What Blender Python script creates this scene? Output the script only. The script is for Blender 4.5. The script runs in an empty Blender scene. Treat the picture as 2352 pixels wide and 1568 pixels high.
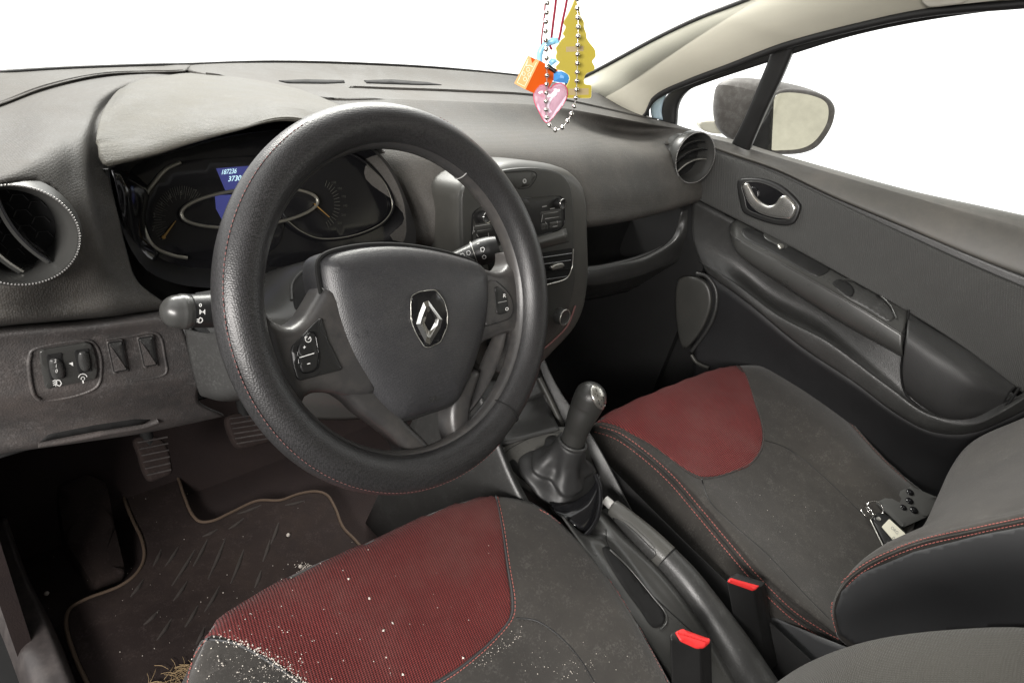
import bpy, math, random
import numpy as np
from mathutils import Vector, Matrix
from mathutils.bvhtree import BVHTree
from mathutils.geometry import delaunay_2d_cdt
random.seed(7); RNG = np.random.default_rng(7)
R = math.radians
sc = bpy.context.scene
COL = sc.collection

# ------------------------------------------------------------------ camera
CAM = Vector((-.7136, -.4336, 1.0625)); FOC = 1356.9
yaw, pit, rol = R(52.436), R(29.485), R(14.079)
_f = Vector((math.sin(yaw)*math.cos(pit), math.cos(yaw)*math.cos(pit), -math.sin(pit)))
_r = Vector((math.cos(yaw), -math.sin(yaw), 0)); _u = _r.cross(_f)
CR = math.cos(rol)*_r + math.sin(rol)*_u
CU = -math.sin(rol)*_r + math.cos(rol)*_u
CF = _f
cd = bpy.data.cameras.new('camera'); cam = bpy.data.objects.new('camera', cd); COL.objects.link(cam)
cam.matrix_world = Matrix(((CR.x, CU.x, -CF.x, CAM.x), (CR.y, CU.y, -CF.y, CAM.y), (CR.z, CU.z, -CF.z, CAM.z), (0, 0, 0, 1)))
cd.sensor_width = 36; cd.lens = 36*FOC/2352; cd.clip_start = .02; cd.clip_end = 100
sc.camera = cam

# ------------------------------------------------------------------ light
w = bpy.data.worlds.new('World'); sc.world = w; w.use_nodes = True
nt_ = w.node_tree; bg = nt_.nodes['Background']; bg.inputs[1].default_value = 1.0
# white surround beyond the windows, dimmed on the driver's side to cut fill light
_tc = nt_.nodes.new('ShaderNodeTexCoord'); _dt = nt_.nodes.new('ShaderNodeVectorMath'); _dt.operation = 'DOT_PRODUCT'; _dt.inputs[1].default_value = (.62, .78, .25)
_mr = nt_.nodes.new('ShaderNodeMapRange'); _mr.interpolation_type = 'SMOOTHSTEP'; _mr.inputs[1].default_value = -.35; _mr.inputs[2].default_value = .05
_mx = nt_.nodes.new('ShaderNodeMix'); _mx.data_type = 'RGBA'; _mx.inputs[6].default_value = (.46, .455, .46, 1); _mx.inputs[7].default_value = (2.1, 2.09, 2.05, 1)
nt_.links.new(_tc.outputs['Generated'], _dt.inputs[0]); nt_.links.new(_dt.outputs['Value'], _mr.inputs[0]); nt_.links.new(_mr.outputs[0], _mx.inputs[0]); nt_.links.new(_mx.outputs[2], bg.inputs[0])
def area(name, loc, target, sx, sy, power, col=(1, 1, 1)):
    l = bpy.data.lights.new(name, 'AREA'); l.shape = 'RECTANGLE'; l.size = sx; l.size_y = sy; l.energy = power; l.color = col
    o = bpy.data.objects.new(name, l); COL.objects.link(o); o.location = loc
    o.rotation_euler = (Vector(target)-Vector(loc)).to_track_quat('-Z', 'Y').to_euler(); return o
area('ceiling_lamp_front', (.55, 2.3, 2.75), (.1, .1, .7), 2.8, .7, 235, (1, .975, .92))
area('side_fill_lamp', (-2.0, -.75, 1.33), (.2, .15, .8), 1.3, .35, 74, (1, .96, .92))  # added fill lamp outside the driver's door, lights pillar and knee panel
sc.view_settings.view_transform = 'Standard'; sc.view_settings.look = 'None'
sc.view_settings.exposure = 0; sc.view_settings.gamma = 1
sc.cycles.max_bounces = 8; sc.cycles.diffuse_bounces = 4; sc.cycles.glossy_bounces = 4; sc.cycles.transparent_max_bounces = 12
sc.cycles.caustics_reflective = False; sc.cycles.caustics_refractive = False; sc.cycles.sample_clamp_indirect = 4

# ------------------------------------------------------------------ pixel rays (2352 x 1568 survey of the place)
def ray(px, py):
    return CF + CR*((px-1176)/FOC) - CU*((py-784)/FOC)
def P(px, py, k, v=None):
    """a survey point: P(px,py,depth) or P(px,py,'x'|'y'|'z',value)"""
    d = ray(px, py)
    if v is None: return CAM + d*k
    i = 'xyz'.index(k)
    return CAM + d*((v-CAM[i])/d[i])
def S(s):
    if isinstance(s, Vector): return s
    if len(s) == 3: return P(s[0], s[1], s[2])
    return P(*s)
def col_(pts, ax):     # [(px,py,val)] with a constant axis
    return [P(a, b, ax, v) for a, b, v in pts]
class Plane:
    def __init__(s, p, n):
        s.p = Vector(p); s.n = Vector(n).normalized()
        if s.n.dot(CAM-s.p) < 0: s.n = -s.n
        a = Vector((0, 0, 1)) if abs(s.n.z) < .9 else Vector((0, 1, 0))
        s.ex = a.cross(s.n).normalized(); s.ey = s.n.cross(s.ex)
    def hit(s, px, py):
        d = ray(px, py); t = (s.p-CAM).dot(s.n)/d.dot(s.n)
        return CAM+d*t, s.n
    def to2(s, q): q = q-s.p; return (q.dot(s.ex), q.dot(s.ey))
    def to3(s, x, y, h=0): return s.p + s.ex*x + s.ey*y + s.n*h
    def up(s, h): return Plane(s.p+s.n*h, s.n)
class Surf:
    def __init__(s, *objs):
        vs = []; fs = []
        for o in objs:
            b = len(vs); off = wloc(o)
            vs += [v.co+off for v in o.data.vertices]; fs += [[b+i for i in p.vertices] for p in o.data.polygons]
        s.t = BVHTree.FromPolygons(vs, fs); s.last = None
    def hit(s, px, py):
        d = ray(px, py).normalized(); q, n, i, t = s.t.ray_cast(CAM, d)
        if q is None:
            if s.last is None: s.last = CAM+d*.8
            t = (s.last-CAM).length; q, n, i, _ = s.t.find_nearest(CAM+d*t)
        s.last = q
        if n.dot(d) > 0: n = -n
        return q, n

# ------------------------------------------------------------------ object helpers
def wloc(o):
    v = o.location.copy(); p = o.parent
    while p: v += p.location; p = p.parent
    return v
def thing(name, label, cat, loc, group=None):
    o = bpy.data.objects.new(name, None); COL.objects.link(o); o.location = loc; o.empty_display_size = .05
    o['label'] = label; o['category'] = cat
    if group: o['group'] = group
    return o
def tag(o, label, cat, group=None):
    o['label'] = label; o['category'] = cat
    if group: o['group'] = group
    return o
def mk(name, vs, fs, mat, parent=None, uv=None, smooth=True, label=None, auto=None):
    vs = [Vector(v) for v in vs]
    xs = [v.x for v in vs]; ys = [v.y for v in vs]; zs = [v.z for v in vs]
    c = Vector(((min(xs)+max(xs))/2, (min(ys)+max(ys))/2, (min(zs)+max(zs))/2))
    me = bpy.data.meshes.new(name); me.from_pydata([v-c for v in vs], [], fs)
    me.materials.append(mat)
    if uv is not None:
        l = me.uv_layers.new(name='UVMap')
        for lp in me.loops: l.data[lp.index].uv = uv[lp.vertex_index]
    me.validate(); me.update()
    o = bpy.data.objects.new(name, me); COL.objects.link(o)
    if parent is not None:
        o.parent = parent; o.location = c-wloc(parent)
    else: o.location = c
    for p in me.polygons: p.use_smooth = smooth
    if auto is not None: me.set_sharp_from_angle(angle=R(auto))
    if label: o['label'] = label
    return o
def cr(pts, n, closed=False):
    """Catmull-Rom through pts, resampled to n points of equal spacing"""
    p = np.array([tuple(q) for q in pts], float)
    if len(p) == 2 and not closed:
        t = np.linspace(0, 1, n)[:, None]; return p[0]*(1-t)+p[1]*t
    if closed: q = np.vstack([p[-1:], p, p[:2]])
    else: q = np.vstack([2*p[0]-p[1], p, 2*p[-1]-p[-2]])
    m = len(q)-3; out = []
    for i in range(m):
        a, b, c, d = q[i:i+4]
        ab = max(np.linalg.norm(b-a)**.5, 1e-6); bc = max(np.linalg.norm(c-b)**.5, 1e-6); cd_ = max(np.linalg.norm(d-c)**.5, 1e-6)
        t0, t1 = 0, ab; t2 = t1+bc; t3 = t2+cd_
        for t in np.linspace(t1, t2, 14, endpoint=False):
            A1 = (t1-t)/(t1-t0)*a+(t-t0)/(t1-t0)*b; A2 = (t2-t)/(t2-t1)*b+(t-t1)/(t2-t1)*c; A3 = (t3-t)/(t3-t2)*c+(t-t2)/(t3-t2)*d
            B1 = (t2-t)/(t2-t0)*A1+(t-t0)/(t2-t0)*A2; B2 = (t3-t)/(t3-t1)*A2+(t-t1)/(t3-t1)*A3
            out.append((t2-t)/(t2-t1)*B1+(t-t1)/(t2-t1)*B2)
    out.append(q[-2]); out = np.array(out)
    L = np.concatenate([[0], np.cumsum(np.linalg.norm(np.diff(out, axis=0), axis=1))])
    s = np.linspace(0, L[-1], n+1)[:-1] if closed else np.linspace(0, L[-1], n)
    return np.stack([np.interp(s, L, out[:, k]) for k in range(out.shape[1])], 1)
def cr_keep(p, k):
    """Catmull-Rom keeping the knots: k samples a span"""
    q = np.vstack([2*p[0]-p[1], p, 2*p[-1]-p[-2]]); out = []
    for i in range(len(q)-3):
        a, b, c, d = q[i:i+4]
        for t in np.linspace(0, 1, k, endpoint=False):
            out.append(.5*((2*b)+(-a+c)*t+(2*a-5*b+4*c-d)*t*t+(-a+3*b-3*c+d)*t**3))
    out.append(q[-2]); return np.array(out)
def loft(name, rows, mat, parent=None, nu=48, k=6, thick=.003, label=None, inward=None):
    rs = [cr([S(s) for s in r], nu) for r in rows]
    G = np.array(rs)                                   # rows x nu x 3
    cols = [cr_keep(G[:, j], k) for j in range(nu)]
    G = np.stack(cols, 1); m = G.shape[0]
    du = np.linalg.norm(np.diff(G, axis=1), axis=2).mean(0); dv = np.linalg.norm(np.diff(G, axis=0), axis=2).mean(1)
    uu = np.concatenate([[0], np.cumsum(du)]); vv = np.concatenate([[0], np.cumsum(dv)])
    vs = [Vector(G[i, j]) for i in range(m) for j in range(nu)]
    uv = [(uu[j], vv[i]) for i in range(m) for j in range(nu)]
    fs = [(i*nu+j, i*nu+j+1, (i+1)*nu+j+1, (i+1)*nu+j) for i in range(m-1) for j in range(nu-1)]
    # orient to the camera
    tot = 0
    for f in fs[::7]:
        a, b, c = vs[f[0]], vs[f[1]], vs[f[2]]; tot += (b-a).cross(c-a).normalized().dot((CAM-a).normalized())
    if tot < 0: fs = [tuple(reversed(f)) for f in fs]
    o = mk(name, vs, fs, mat, parent, uv, label=label)
    if thick:
        md = o.modifiers.new('thickness', 'SOLIDIFY'); md.thickness = thick; md.offset = -1
    return o
def tube(name, pts, r, mat, parent=None, closed=False, n=None, seg=12, flat=1.0, flatdir=None, label=None, cap=True, raw=False, dome=None):
    pts = [S(p) for p in pts]
    if n is None: n = max(8, len(pts)*6)
    q = cr(pts, n, closed)
    rad = np.interp(np.linspace(0, 1, n), np.linspace(0, 1, len(r)), r) if hasattr(r, '__len__') else np.full(n, r)
    q = [Vector(a) for a in q]; vs = []; uv = []; up = None; L = 0
    for i in range(n):
        a = q[(i-1) % n] if (closed or i > 0) else q[i]; b = q[(i+1) % n] if (closed or i < n-1) else q[i]
        t = (b-a).normalized()
        if flatdir is not None: up = (Vector(flatdir)-t*Vector(flatdir).dot(t)).normalized()
        elif up is None:
            up = t.orthogonal().normalized()
        else: up = (up-t*up.dot(t)).normalized()
        s = t.cross(up)
        if i: L += (q[i]-q[i-1]).length
        for j in range(seg):
            an = 2*math.pi*j/seg
            vs.append(q[i]+up*math.cos(an)*rad[i]*flat+s*math.sin(an)*rad[i]); uv.append((L, an*rad[i]))
    if dome:
        K = 6
        def capr(i, tdir, sq):
            out = []; r_ = rad[i]; u0 = vs[i*seg]-q[i]
            for k_ in range(1, K+1):
                a = math.pi/2*k_/K; c_ = q[i]+tdir*(r_*math.sin(a)*sq)
                out.append([c_+(vs[i*seg+j]-q[i])*max(math.cos(a), .02) for j in range(seg)])
            return out
        if dome[1]:
            for ring in capr(n-1, (q[-1]-q[-2]).normalized(), dome[1]): vs += ring; uv += [(L, 0)]*seg; n += 1
            q = q+[None]*K
        if dome[0]:
            pre = capr(0, (q[0]-q[1]).normalized(), dome[0]); nv = []
            for ring in reversed(pre): nv += ring
            vs = nv+vs; uv = [(0, 0)]*len(nv)+uv; n += K
    fs = []
    for i in range(n if closed else n-1):
        for j in range(seg):
            fs.append((i*seg+j, i*seg+(j+1) % seg, ((i+1) % n)*seg+(j+1) % seg, ((i+1) % n)*seg+j))
    if not closed and cap:
        fs.append(tuple(reversed(range(seg)))); fs.append(tuple((n-1)*seg+j for j in range(seg)))
    if raw: return vs, fs
    return mk(name, vs, fs, mat, parent, uv, label=label, auto=60)
class MB:
    def __init__(s): s.v = []; s.f = []
    def add(s, vs, fs):
        b = len(s.v); s.v += [Vector(v) for v in vs]; s.f += [tuple(b+i for i in f) for f in fs]
    def tube(s, pts, r, **k): s.add(*tube('', pts, r, None, raw=True, **k))
    def box(s, c, ax, ay, az):
        c, ax, ay, az = map(Vector, (c, ax, ay, az))
        vs = [c+ax*i+ay*j+az*k for i in (-1, 1) for j in (-1, 1) for k in (-1, 1)]
        s.add(vs, [(0, 1, 3, 2), (4, 6, 7, 5), (0, 4, 5, 1), (2, 3, 7, 6), (0, 2, 6, 4), (1, 5, 7, 3)])
    def ball(s, c, r, n=8):
        c = Vector(c); vs = [c+Vector((0, 0, r))]
        for i in range(1, n):
            for j in range(n*2):
                a = math.pi*i/n; b = math.pi*j/n; vs.append(c+Vector((math.sin(a)*math.cos(b), math.sin(a)*math.sin(b), math.cos(a)))*r)
        vs.append(c-Vector((0, 0, r))); m = n*2; fs = [(0, 1+j, 1+(j+1) % m) for j in range(m)]
        for i in range(n-2):
            for j in range(m): fs.append((1+i*m+j, 1+(i+1)*m+j, 1+(i+1)*m+(j+1) % m, 1+i*m+(j+1) % m))
        fs += [(len(vs)-1, 1+(n-2)*m+(j+1) % m, 1+(n-2)*m+j) for j in range(m)]
        s.add(vs, fs)
    def build(s, name, mat, parent=None, smooth=True, label=None, auto=45):
        return mk(name, s.v, s.f, mat, parent, smooth=smooth, label=label, auto=auto)
def inside(P2, q):
    x, y = P2[:, 0], P2[:, 1]; x2, y2 = np.roll(x, -1), np.roll(y, -1)
    c = np.zeros(len(q), bool)
    for i in range(len(P2)):
        m = ((y[i] > q[:, 1]) != (y2[i] > q[:, 1]))
        with np.errstate(divide='ignore', invalid='ignore'):
            xi = (x2[i]-x[i])*(q[:, 1]-y[i])/(y2[i]-y[i]+1e-12)+x[i]
        c ^= m & (q[:, 0] < xi)
    return c
def bdist(P2, q):
    A = P2; B = np.roll(P2, -1, 0); d = np.full(len(q), 1e9)
    for a, b in zip(A, B):
        ab = b-a; t = np.clip(((q-a)@ab)/(ab@ab+1e-18), 0, 1); d = np.minimum(d, np.linalg.norm(q-(a+t[:, None]*ab), axis=1))
    return d
def fill(poly, step, insets=()):
    """triangulate a 2-D polygon with interior points; returns pts, tris, edge-distance, boundary count"""
    poly = np.array(poly); lo = poly.min(0); hi = poly.max(0)
    gx = np.arange(lo[0]+step/2, hi[0], step); gy = np.arange(lo[1]+step/2, hi[1], step)
    q = np.array([(x+(step/2 if j % 2 else 0), y) for j, y in enumerate(gy) for x in gx]) if len(gx) and len(gy) else np.zeros((0, 2))
    mx = max(insets) if insets else 0
    pts = []
    if len(q):
        ok = inside(poly, q); q = q[ok]
        if len(q): d = bdist(poly, q); q = q[d > mx+step*.45]; pts.append(q)
    ar = .5*np.sum(poly[:, 0]*np.roll(poly[:, 1], -1)-np.roll(poly[:, 0], -1)*poly[:, 1]); sg = 1 if ar > 0 else -1
    for ins in insets:
        t = np.roll(poly, -1, 0)-np.roll(poly, 1, 0); t /= np.linalg.norm(t, axis=1)[:, None]+1e-12
        nn = np.stack([-t[:, 1], t[:, 0]], 1)*sg; r = poly+nn*ins
        r = r[inside(poly, r)]
        if len(r): r = r[bdist(poly, r) > ins*.93]; pts.append(r)
    allp = np.vstack([poly]+pts) if pts else poly
    n = len(poly)
    res = delaunay_2d_cdt([Vector(p) for p in allp], [(i, (i+1) % n) for i in range(n)], [], 1, step*1e-4)
    v = np.array([tuple(a) for a in res[0]]); f = [tuple(a) for a in res[2]]
    d = bdist(poly, v)
    return v, f, d
def outline(pts, smooth, n=None, closed=True):
    pts = [tuple(p[:2]) for p in pts]
    if smooth: return cr(pts, n or max(24, len(pts)*6), True)
    # straight edges with a few points on each
    out = []
    for i, a in enumerate(pts):
        b = pts[(i+1) % len(pts)]
        for t in np.linspace(0, 1, 5, endpoint=False): out.append((a[0]+(b[0]-a[0])*t, a[1]+(b[1]-a[1])*t))
    return np.array(out)
def rounded(pts, r, k=4):
    """round polygon corners (pixel units)"""
    out = []; n = len(pts)
    for i in range(n):
        p = np.array(pts[i][:2], float); a = np.array(pts[i-1][:2], float)-p; b = np.array(pts[(i+1) % n][:2], float)-p
        la, lb = np.linalg.norm(a), np.linalg.norm(b); q = min(r, la*.45, lb*.45); s = p+a/la*q; e = p+b/lb*q
        for t in np.linspace(0, 1, k+1): out.append((1-t)**2*s+2*t*(1-t)*p+t*t*e)
    return np.array(out)
def pillow(name, pts, plane, H, rw, mat, parent=None, depth=.01, smooth=True, crown=0, step=None, label=None, n=None, lift=0, dish=0, rnd=None, ext=None):
    """a solid whose outline lies on the plane: height H with a rounded shoulder of width rw, optional crown"""
    o2 = rounded(pts, rnd) if rnd else outline(pts, smooth, n)
    P2 = np.array([plane.to2(plane.hit(a, b)[0]) for a, b in o2])
    # resample evenly when smooth
    size = max(P2.max(0)-P2.min(0)); step = step or size/14
    ins = [rw*t for t in (.08, .3, .62, 1)] if rw > 0 else []
    v, f, d = fill(P2, step, ins)
    dm = d.max() or 1
    t = np.clip(d/rw, 0, 1) if rw > 0 else np.ones(len(d)); prof = np.sqrt(np.clip(1-(1-t)**2, 0, 1))
    hh = lift+H*prof + crown*(1-(1-np.clip(d/dm, 0, 1))**2) - dish*np.clip((d-rw)/max(dm-rw, 1e-6), 0, 1)**.5
    vs = [plane.to3(a[0], a[1], h) for a, h in zip(v, hh)]
    ar = 0; a = v[f[0][0]], v[f[0][1]], v[f[0][2]]
    if (a[1][0]-a[0][0])*(a[2][1]-a[0][1])-(a[1][1]-a[0][1])*(a[2][0]-a[0][0]) < 0: f = [tuple(reversed(x)) for x in f]
    # skirt and back
    from collections import Counter
    ec = Counter(); 
    for x in f:
        for i in range(3): ec[(x[i], x[(i+1) % 3])] += 1
    bd = [e for e in ec if (e[1], e[0]) not in ec]
    bv = {}; 
    for e in bd:
        for i in e:
            if i not in bv: bv[i] = len(vs); vs.append(plane.to3(v[i][0], v[i][1], lift)+ext if ext is not None else plane.to3(v[i][0], v[i][1], lift-depth))
    fs = list(f)+[(e[1], e[0], bv[e[0]], bv[e[1]]) for e in bd]
    uv = [plane.to2(q) for q in vs]
    return mk(name, vs, fs, mat, parent, uv, label=label, auto=50 if rw > 0 else 30)
def decal(name, pts, surf, lift, mat, parent=None, step=12, depth=.004, smooth=True, round_px=0, label=None, n=None, puff=0):
    """a piece lying on a surface: outline in survey pixels, wrapped on to the surface"""
    o2 = outline(pts, smooth, n)
    v, f, d = fill(o2, step, [round_px*.3, round_px] if round_px else [])
    f = [x for x in f]
    vs = []; ns = []
    dm = d.max()
    for a, dd in zip(v, d):
        q, nn = surf.hit(a[0], a[1]); e = 1
        if round_px: tt = min(dd/round_px, 1); e = math.sqrt(max(0, 1-(1-tt)**2))
        vs.append(q+nn*(lift*e+puff*(1-(1-dd/dm)**2))); ns.append(nn)
    a = vs[f[0][0]], vs[f[0][1]], vs[f[0][2]]
    if (a[1]-a[0]).cross(a[2]-a[0]).dot(CAM-a[0]) < 0: f = [tuple(reversed(x)) for x in f]
    es = {(x[i], x[(i+1) % 3]) for x in f for i in range(3)}; bd = [e for e in es if (e[1], e[0]) not in es]; bv = {}
    for e in bd:
        for i in e:
            if i not in bv: bv[i] = len(vs); vs.append(vs[i]-ns[i]*(depth))
    fs = list(f)+[(e[1], e[0], bv[e[0]], bv[e[1]]) for e in bd]
    return mk(name, vs, fs, mat, parent, label=label)
def seam(name, pts, surf, r, mat, parent=None, lift=0, closed=False, n=None, seg=8, label=None):
    q = cr([p[:2] for p in pts], n or len(pts)*8, closed)
    hs = [surf.hit(a[0], a[1]) for a in q]; ds = np.array([(h-CAM).length for h, _ in hs]); out = []; m_ = len(q)
    for i, a in enumerate(q):
        w_ = ds[max(0, i-4):i+5]; md_ = float(np.median(w_)); h, nn = hs[i]
        if abs(ds[i]-md_) > .012: h = CAM+ray(a[0], a[1]).normalized()*md_; nn = (CAM-h).normalized()
        out.append(h+nn*lift)
    return tube(name, out, r, mat, parent, closed=closed, n=len(out), seg=seg, label=label)
def stitches(name, pts, surf, mat, parent, pitch=9, fill_=.62, r=.0006, lift=.0007, label=None):
    """dashes of thread along a line, pitch in survey pixels"""
    q = cr([p[:2] for p in pts], 400); L = np.concatenate([[0], np.cumsum(np.linalg.norm(np.diff(q, axis=0), axis=1))])
    b = MB(); s = 0
    while s < L[-1]-pitch:
        a = []
        for t in (0, .5, 1):
            x = np.interp(s+t*pitch*fill_, L, q[:, 0]); y = np.interp(s+t*pitch*fill_, L, q[:, 1]); h, nn = surf.hit(x, y)
            a.append(h+nn*(lift if t == .5 else lift*.3))
        if (a[0]-a[2]).length < .03: b.tube(a, r, n=4, seg=5)
        s += pitch
    return b.build(name, mat, parent, label=label)
def decal_top(name, pts, surf, lift, mat, parent=None, step=.012, depth=.004, rw=0, puff=0, label=None, shift=.012):
    """a piece wrapped over a cushion from above: (px, py, z[, front]) outline points"""
    xy = []
    for p in pts:
        q = P(p[0], p[1], 'z', p[2]); xy.append((q.x, q.y+(shift if len(p) > 3 else 0)))
    o2 = cr(xy, len(xy)*8, True); v, f, d = fill(o2, step, [rw*.3, rw] if rw else []); vs = []; ns = []; dm = d.max()
    for a, dd in zip(v, d):
        q, nn, _i, _t = surf.t.ray_cast(Vector((a[0], a[1], .8)), Vector((0, 0, -1)))
        if q is None or q.z < .25: q, nn, _i, _t = surf.t.find_nearest(Vector((a[0], a[1], .37)))
        if nn.z < 0: nn = -nn
        e = math.sqrt(max(0, 1-(1-min(dd/rw, 1))**2)) if rw else 1
        vs.append(q+nn*(lift*e+puff*(1-(1-dd/dm)**2))); ns.append(nn)
    a = vs[f[0][0]], vs[f[0][1]], vs[f[0][2]]
    if (a[1]-a[0]).cross(a[2]-a[0]).z < 0: f = [tuple(reversed(x)) for x in f]
    es = {(x[i], x[(i+1) % 3]) for x in f for i in range(3)}; bd = [e for e in es if (e[1], e[0]) not in es]; bv = {}
    for e in bd:
        for i in e:
            if i not in bv: bv[i] = len(vs); vs.append(vs[i]-ns[i]*depth)
    return mk(name, vs, list(f)+[(e[1], e[0], bv[e[0]], bv[e[1]]) for e in bd], mat, parent, label=label)
class Marks:
    """printed marks drawn on a plane or surface"""
    def __init__(s, surf, lift=.0004): s.s = surf; s.l = lift; s.v = []; s.f = []
    def _p(s, x, y): q, n = s.s.hit(x, y); return q+n*s.l
    def poly(s, pts):
        b = len(s.v); s.v += [s._p(*p) for p in pts]; s.f.append(tuple(range(b, b+len(pts))))
    def stroke(s, pts, w, closed=False, n=None):
        q = cr(pts, n, closed) if n else np.array(pts, float)
        if closed: q = np.vstack([q, q[:1]])
        for i in range(len(q)-1):
            a, b = q[i], q[i+1]; t = b-a; L = np.linalg.norm(t)
            if L < 1e-6: continue
            t = t/L; nn = np.array((-t[1], t[0]))*w/2; a = a-t*w*.2; b = b+t*w*.2
            s.poly([a+nn, b+nn, b-nn, a-nn])
    def arc(s, cx, cy, rx, ry, a0, a1, w, rot=0):
        pts = []
        for t in np.linspace(R(a0), R(a1), 18):
            x, y = rx*math.cos(t), ry*math.sin(t); c, d = math.cos(R(rot)), math.sin(R(rot)); pts.append((cx+x*c-y*d, cy+x*d+y*c))
        s.stroke(pts, w)
    def text(s, txt, px, py, h, rot=0, ux=None, uy=None, bold=0):
        """txt with its left base at px,py; h = cap height in px; ux = px step of the writing direction, uy = up direction"""
        cu = bpy.data.curves.new('t', 'FONT'); cu.body = txt; cu.size = 1; cu.offset = bold
        ob = bpy.data.objects.new('t', cu); COL.objects.link(ob)
        dg = bpy.context.evaluated_depsgraph_get(); me = bpy.data.meshes.new_from_object(ob.evaluated_get(dg))
        if ux is None: ux = (math.cos(R(rot)), math.sin(R(rot)))
        if uy is None: uy = (math.sin(R(rot)), -math.cos(R(rot)))
        k = h/.7; b = len(s.v)
        for v in me.vertices: s.v.append(s._p(px+(v.co.x*ux[0]+v.co.y*uy[0])*k, py+(v.co.x*ux[1]+v.co.y*uy[1])*k))
        s.f += [tuple(b+i for i in p.vertices) for p in me.polygons]
        bpy.data.objects.remove(ob); bpy.data.curves.remove(cu); bpy.data.meshes.remove(me)
    def build(s, name, mat, parent, label=None): return mk(name, s.v, s.f, mat, parent, smooth=False, label=label)

# ------------------------------------------------------------------ materials
def mat(name, col, rough=.5, metal=0, spec=.5, grain=None, pitch=.0016, bump=.3, dust=0, dustcol=(.30, .27, .23), dscale=9, var=.12, emit=None, coat=0, trans=0, sheen=0, col2=None, dth=(.45, .72), grime=0):
    m = bpy.data.materials.new(name); m.use_nodes = True; nt = m.node_tree; N = nt.nodes; Lk = nt.links
    b = N['Principled BSDF']; b.inputs['Base Color'].default_value = (*col, 1); b.inputs['Roughness'].default_value = rough
    b.inputs['Metallic'].default_value = metal; b.inputs['Specular IOR Level'].default_value = spec
    b.inputs['Coat Weight'].default_value = coat; b.inputs['Coat Roughness'].default_value = .08
    b.inputs['Transmission Weight'].default_value = trans; b.inputs['Sheen Weight'].default_value = sheen; b.inputs['Sheen Roughness'].default_value = .4
    if emit: b.inputs['Emission Color'].default_value = (*emit[0], 1); b.inputs['Emission Strength'].default_value = emit[1]
    tc = N.new('ShaderNodeTexCoord'); geo = N.new('ShaderNodeNewGeometry')
    def mathn(op, a, c=None, cl=False):
        n = N.new('ShaderNodeMath'); n.operation = op; n.use_clamp = cl
        for i, x in enumerate((a, c)):
            if x is None: continue
            if isinstance(x, (int, float)): n.inputs[i].default_value = x
            else: Lk.new(x, n.inputs[i])
        return n.outputs[0]
    def noise(scale, det=4, vec=None, rg=.6):
        n = N.new('ShaderNodeTexNoise'); n.inputs['Scale'].default_value = scale; n.inputs['Detail'].default_value = det; n.inputs['Roughness'].default_value = rg
        Lk.new(vec or geo.outputs['Position'], n.inputs['Vector']); return n.outputs['Fac']
    def mix(f, a, c):
        n = N.new('ShaderNodeMix'); n.data_type = 'RGBA'
        for i, x in ((0, f), (6, a), (7, c)):
            if isinstance(x, (int, float)): n.inputs[i].default_value = x
            elif isinstance(x, tuple): n.inputs[i].default_value = (*x, 1)
            else: Lk.new(x, n.inputs[i])
        return n.outputs[2]
    color = tuple(col)
    if var:
        f = noise(14, 5); f = mathn('MULTIPLY_ADD', f, 1.6); N[-1].inputs[2].default_value = -.3
        color = mix(f, tuple(c*(1-var) for c in col), tuple(c*(1+var) for c in col))
        if grime:
            g1 = noise(320, 3, rg=.7); g2 = noise(38, 6, rg=.75); gm = mathn('MULTIPLY', g1, g2)
            mg = N.new('ShaderNodeMapRange'); mg.inputs['From Min'].default_value = .27; mg.inputs['From Max'].default_value = .42; mg.inputs['To Max'].default_value = grime; Lk.new(gm, mg.inputs['Value'])
            color = mix(mg.outputs[0], color, tuple(min(1, c*2.1+.012) for c in col))
    h = None
    if grain:
        if grain in ('leather', 'semi'):
            v = N.new('ShaderNodeTexVoronoi'); v.inputs['Scale'].default_value = 1/pitch; v.inputs['Randomness'].default_value = 1 if grain == 'leather' else .55; Lk.new(geo.outputs['Position'], v.inputs['Vector'])
            h = v.outputs['Distance']
        elif grain == 'fine':
            h = noise(1/pitch, 2)
        else:
            src = tc.outputs['UV'] if grain in ('uvdots', 'uvmesh') else geo.outputs['Position']
            mp = N.new('ShaderNodeMapping'); Lk.new(src, mp.inputs['Vector'])
            mp.inputs['Scale'].default_value = (1/pitch, 1/pitch/.62, 1/pitch if grain not in ('xymesh',) else 0)
            if grain in ('xymesh',): mp.inputs['Rotation'].default_value = (0, 0, R(8))
            sx = N.new('ShaderNodeSeparateXYZ'); Lk.new(mp.outputs[0], sx.inputs[0])
            # offset rows: hex-like net of dimples
            a = mathn('MULTIPLY', sx.outputs[0], math.pi*2); c = mathn('MULTIPLY', sx.outputs[1], math.pi)
            s1 = mathn('COSINE', a); s2 = mathn('COSINE', mathn('MULTIPLY', c, 2.0))
            pr = mathn('COSINE', mathn('ADD', mathn('MULTIPLY', a, .5), c)); pq = mathn('COSINE', mathn('SUBTRACT', mathn('MULTIPLY', a, .5), c))
            h = mathn('MULTIPLY_ADD', mathn('MULTIPLY', pr, pq), .5); N[-1].inputs[2].default_value = .5
            if grain in ('objdots',): pass
        if col2:
            ff = mathn('MULTIPLY_ADD', h, 3.2); N[-1].inputs[2].default_value = -1.1; N[-1].use_clamp = True
            color = mix(ff, color if not isinstance(color, tuple) else color, tuple(col2))
        bp = N.new('ShaderNodeBump'); bp.inputs['Strength'].default_value = bump; bp.inputs['Distance'].default_value = pitch*.35
        Lk.new(h, bp.inputs['Height']); Lk.new(bp.outputs[0], b.inputs['Normal'])
        if grain and coat: Lk.new(bp.outputs[0], b.inputs['Coat Normal'])
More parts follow.
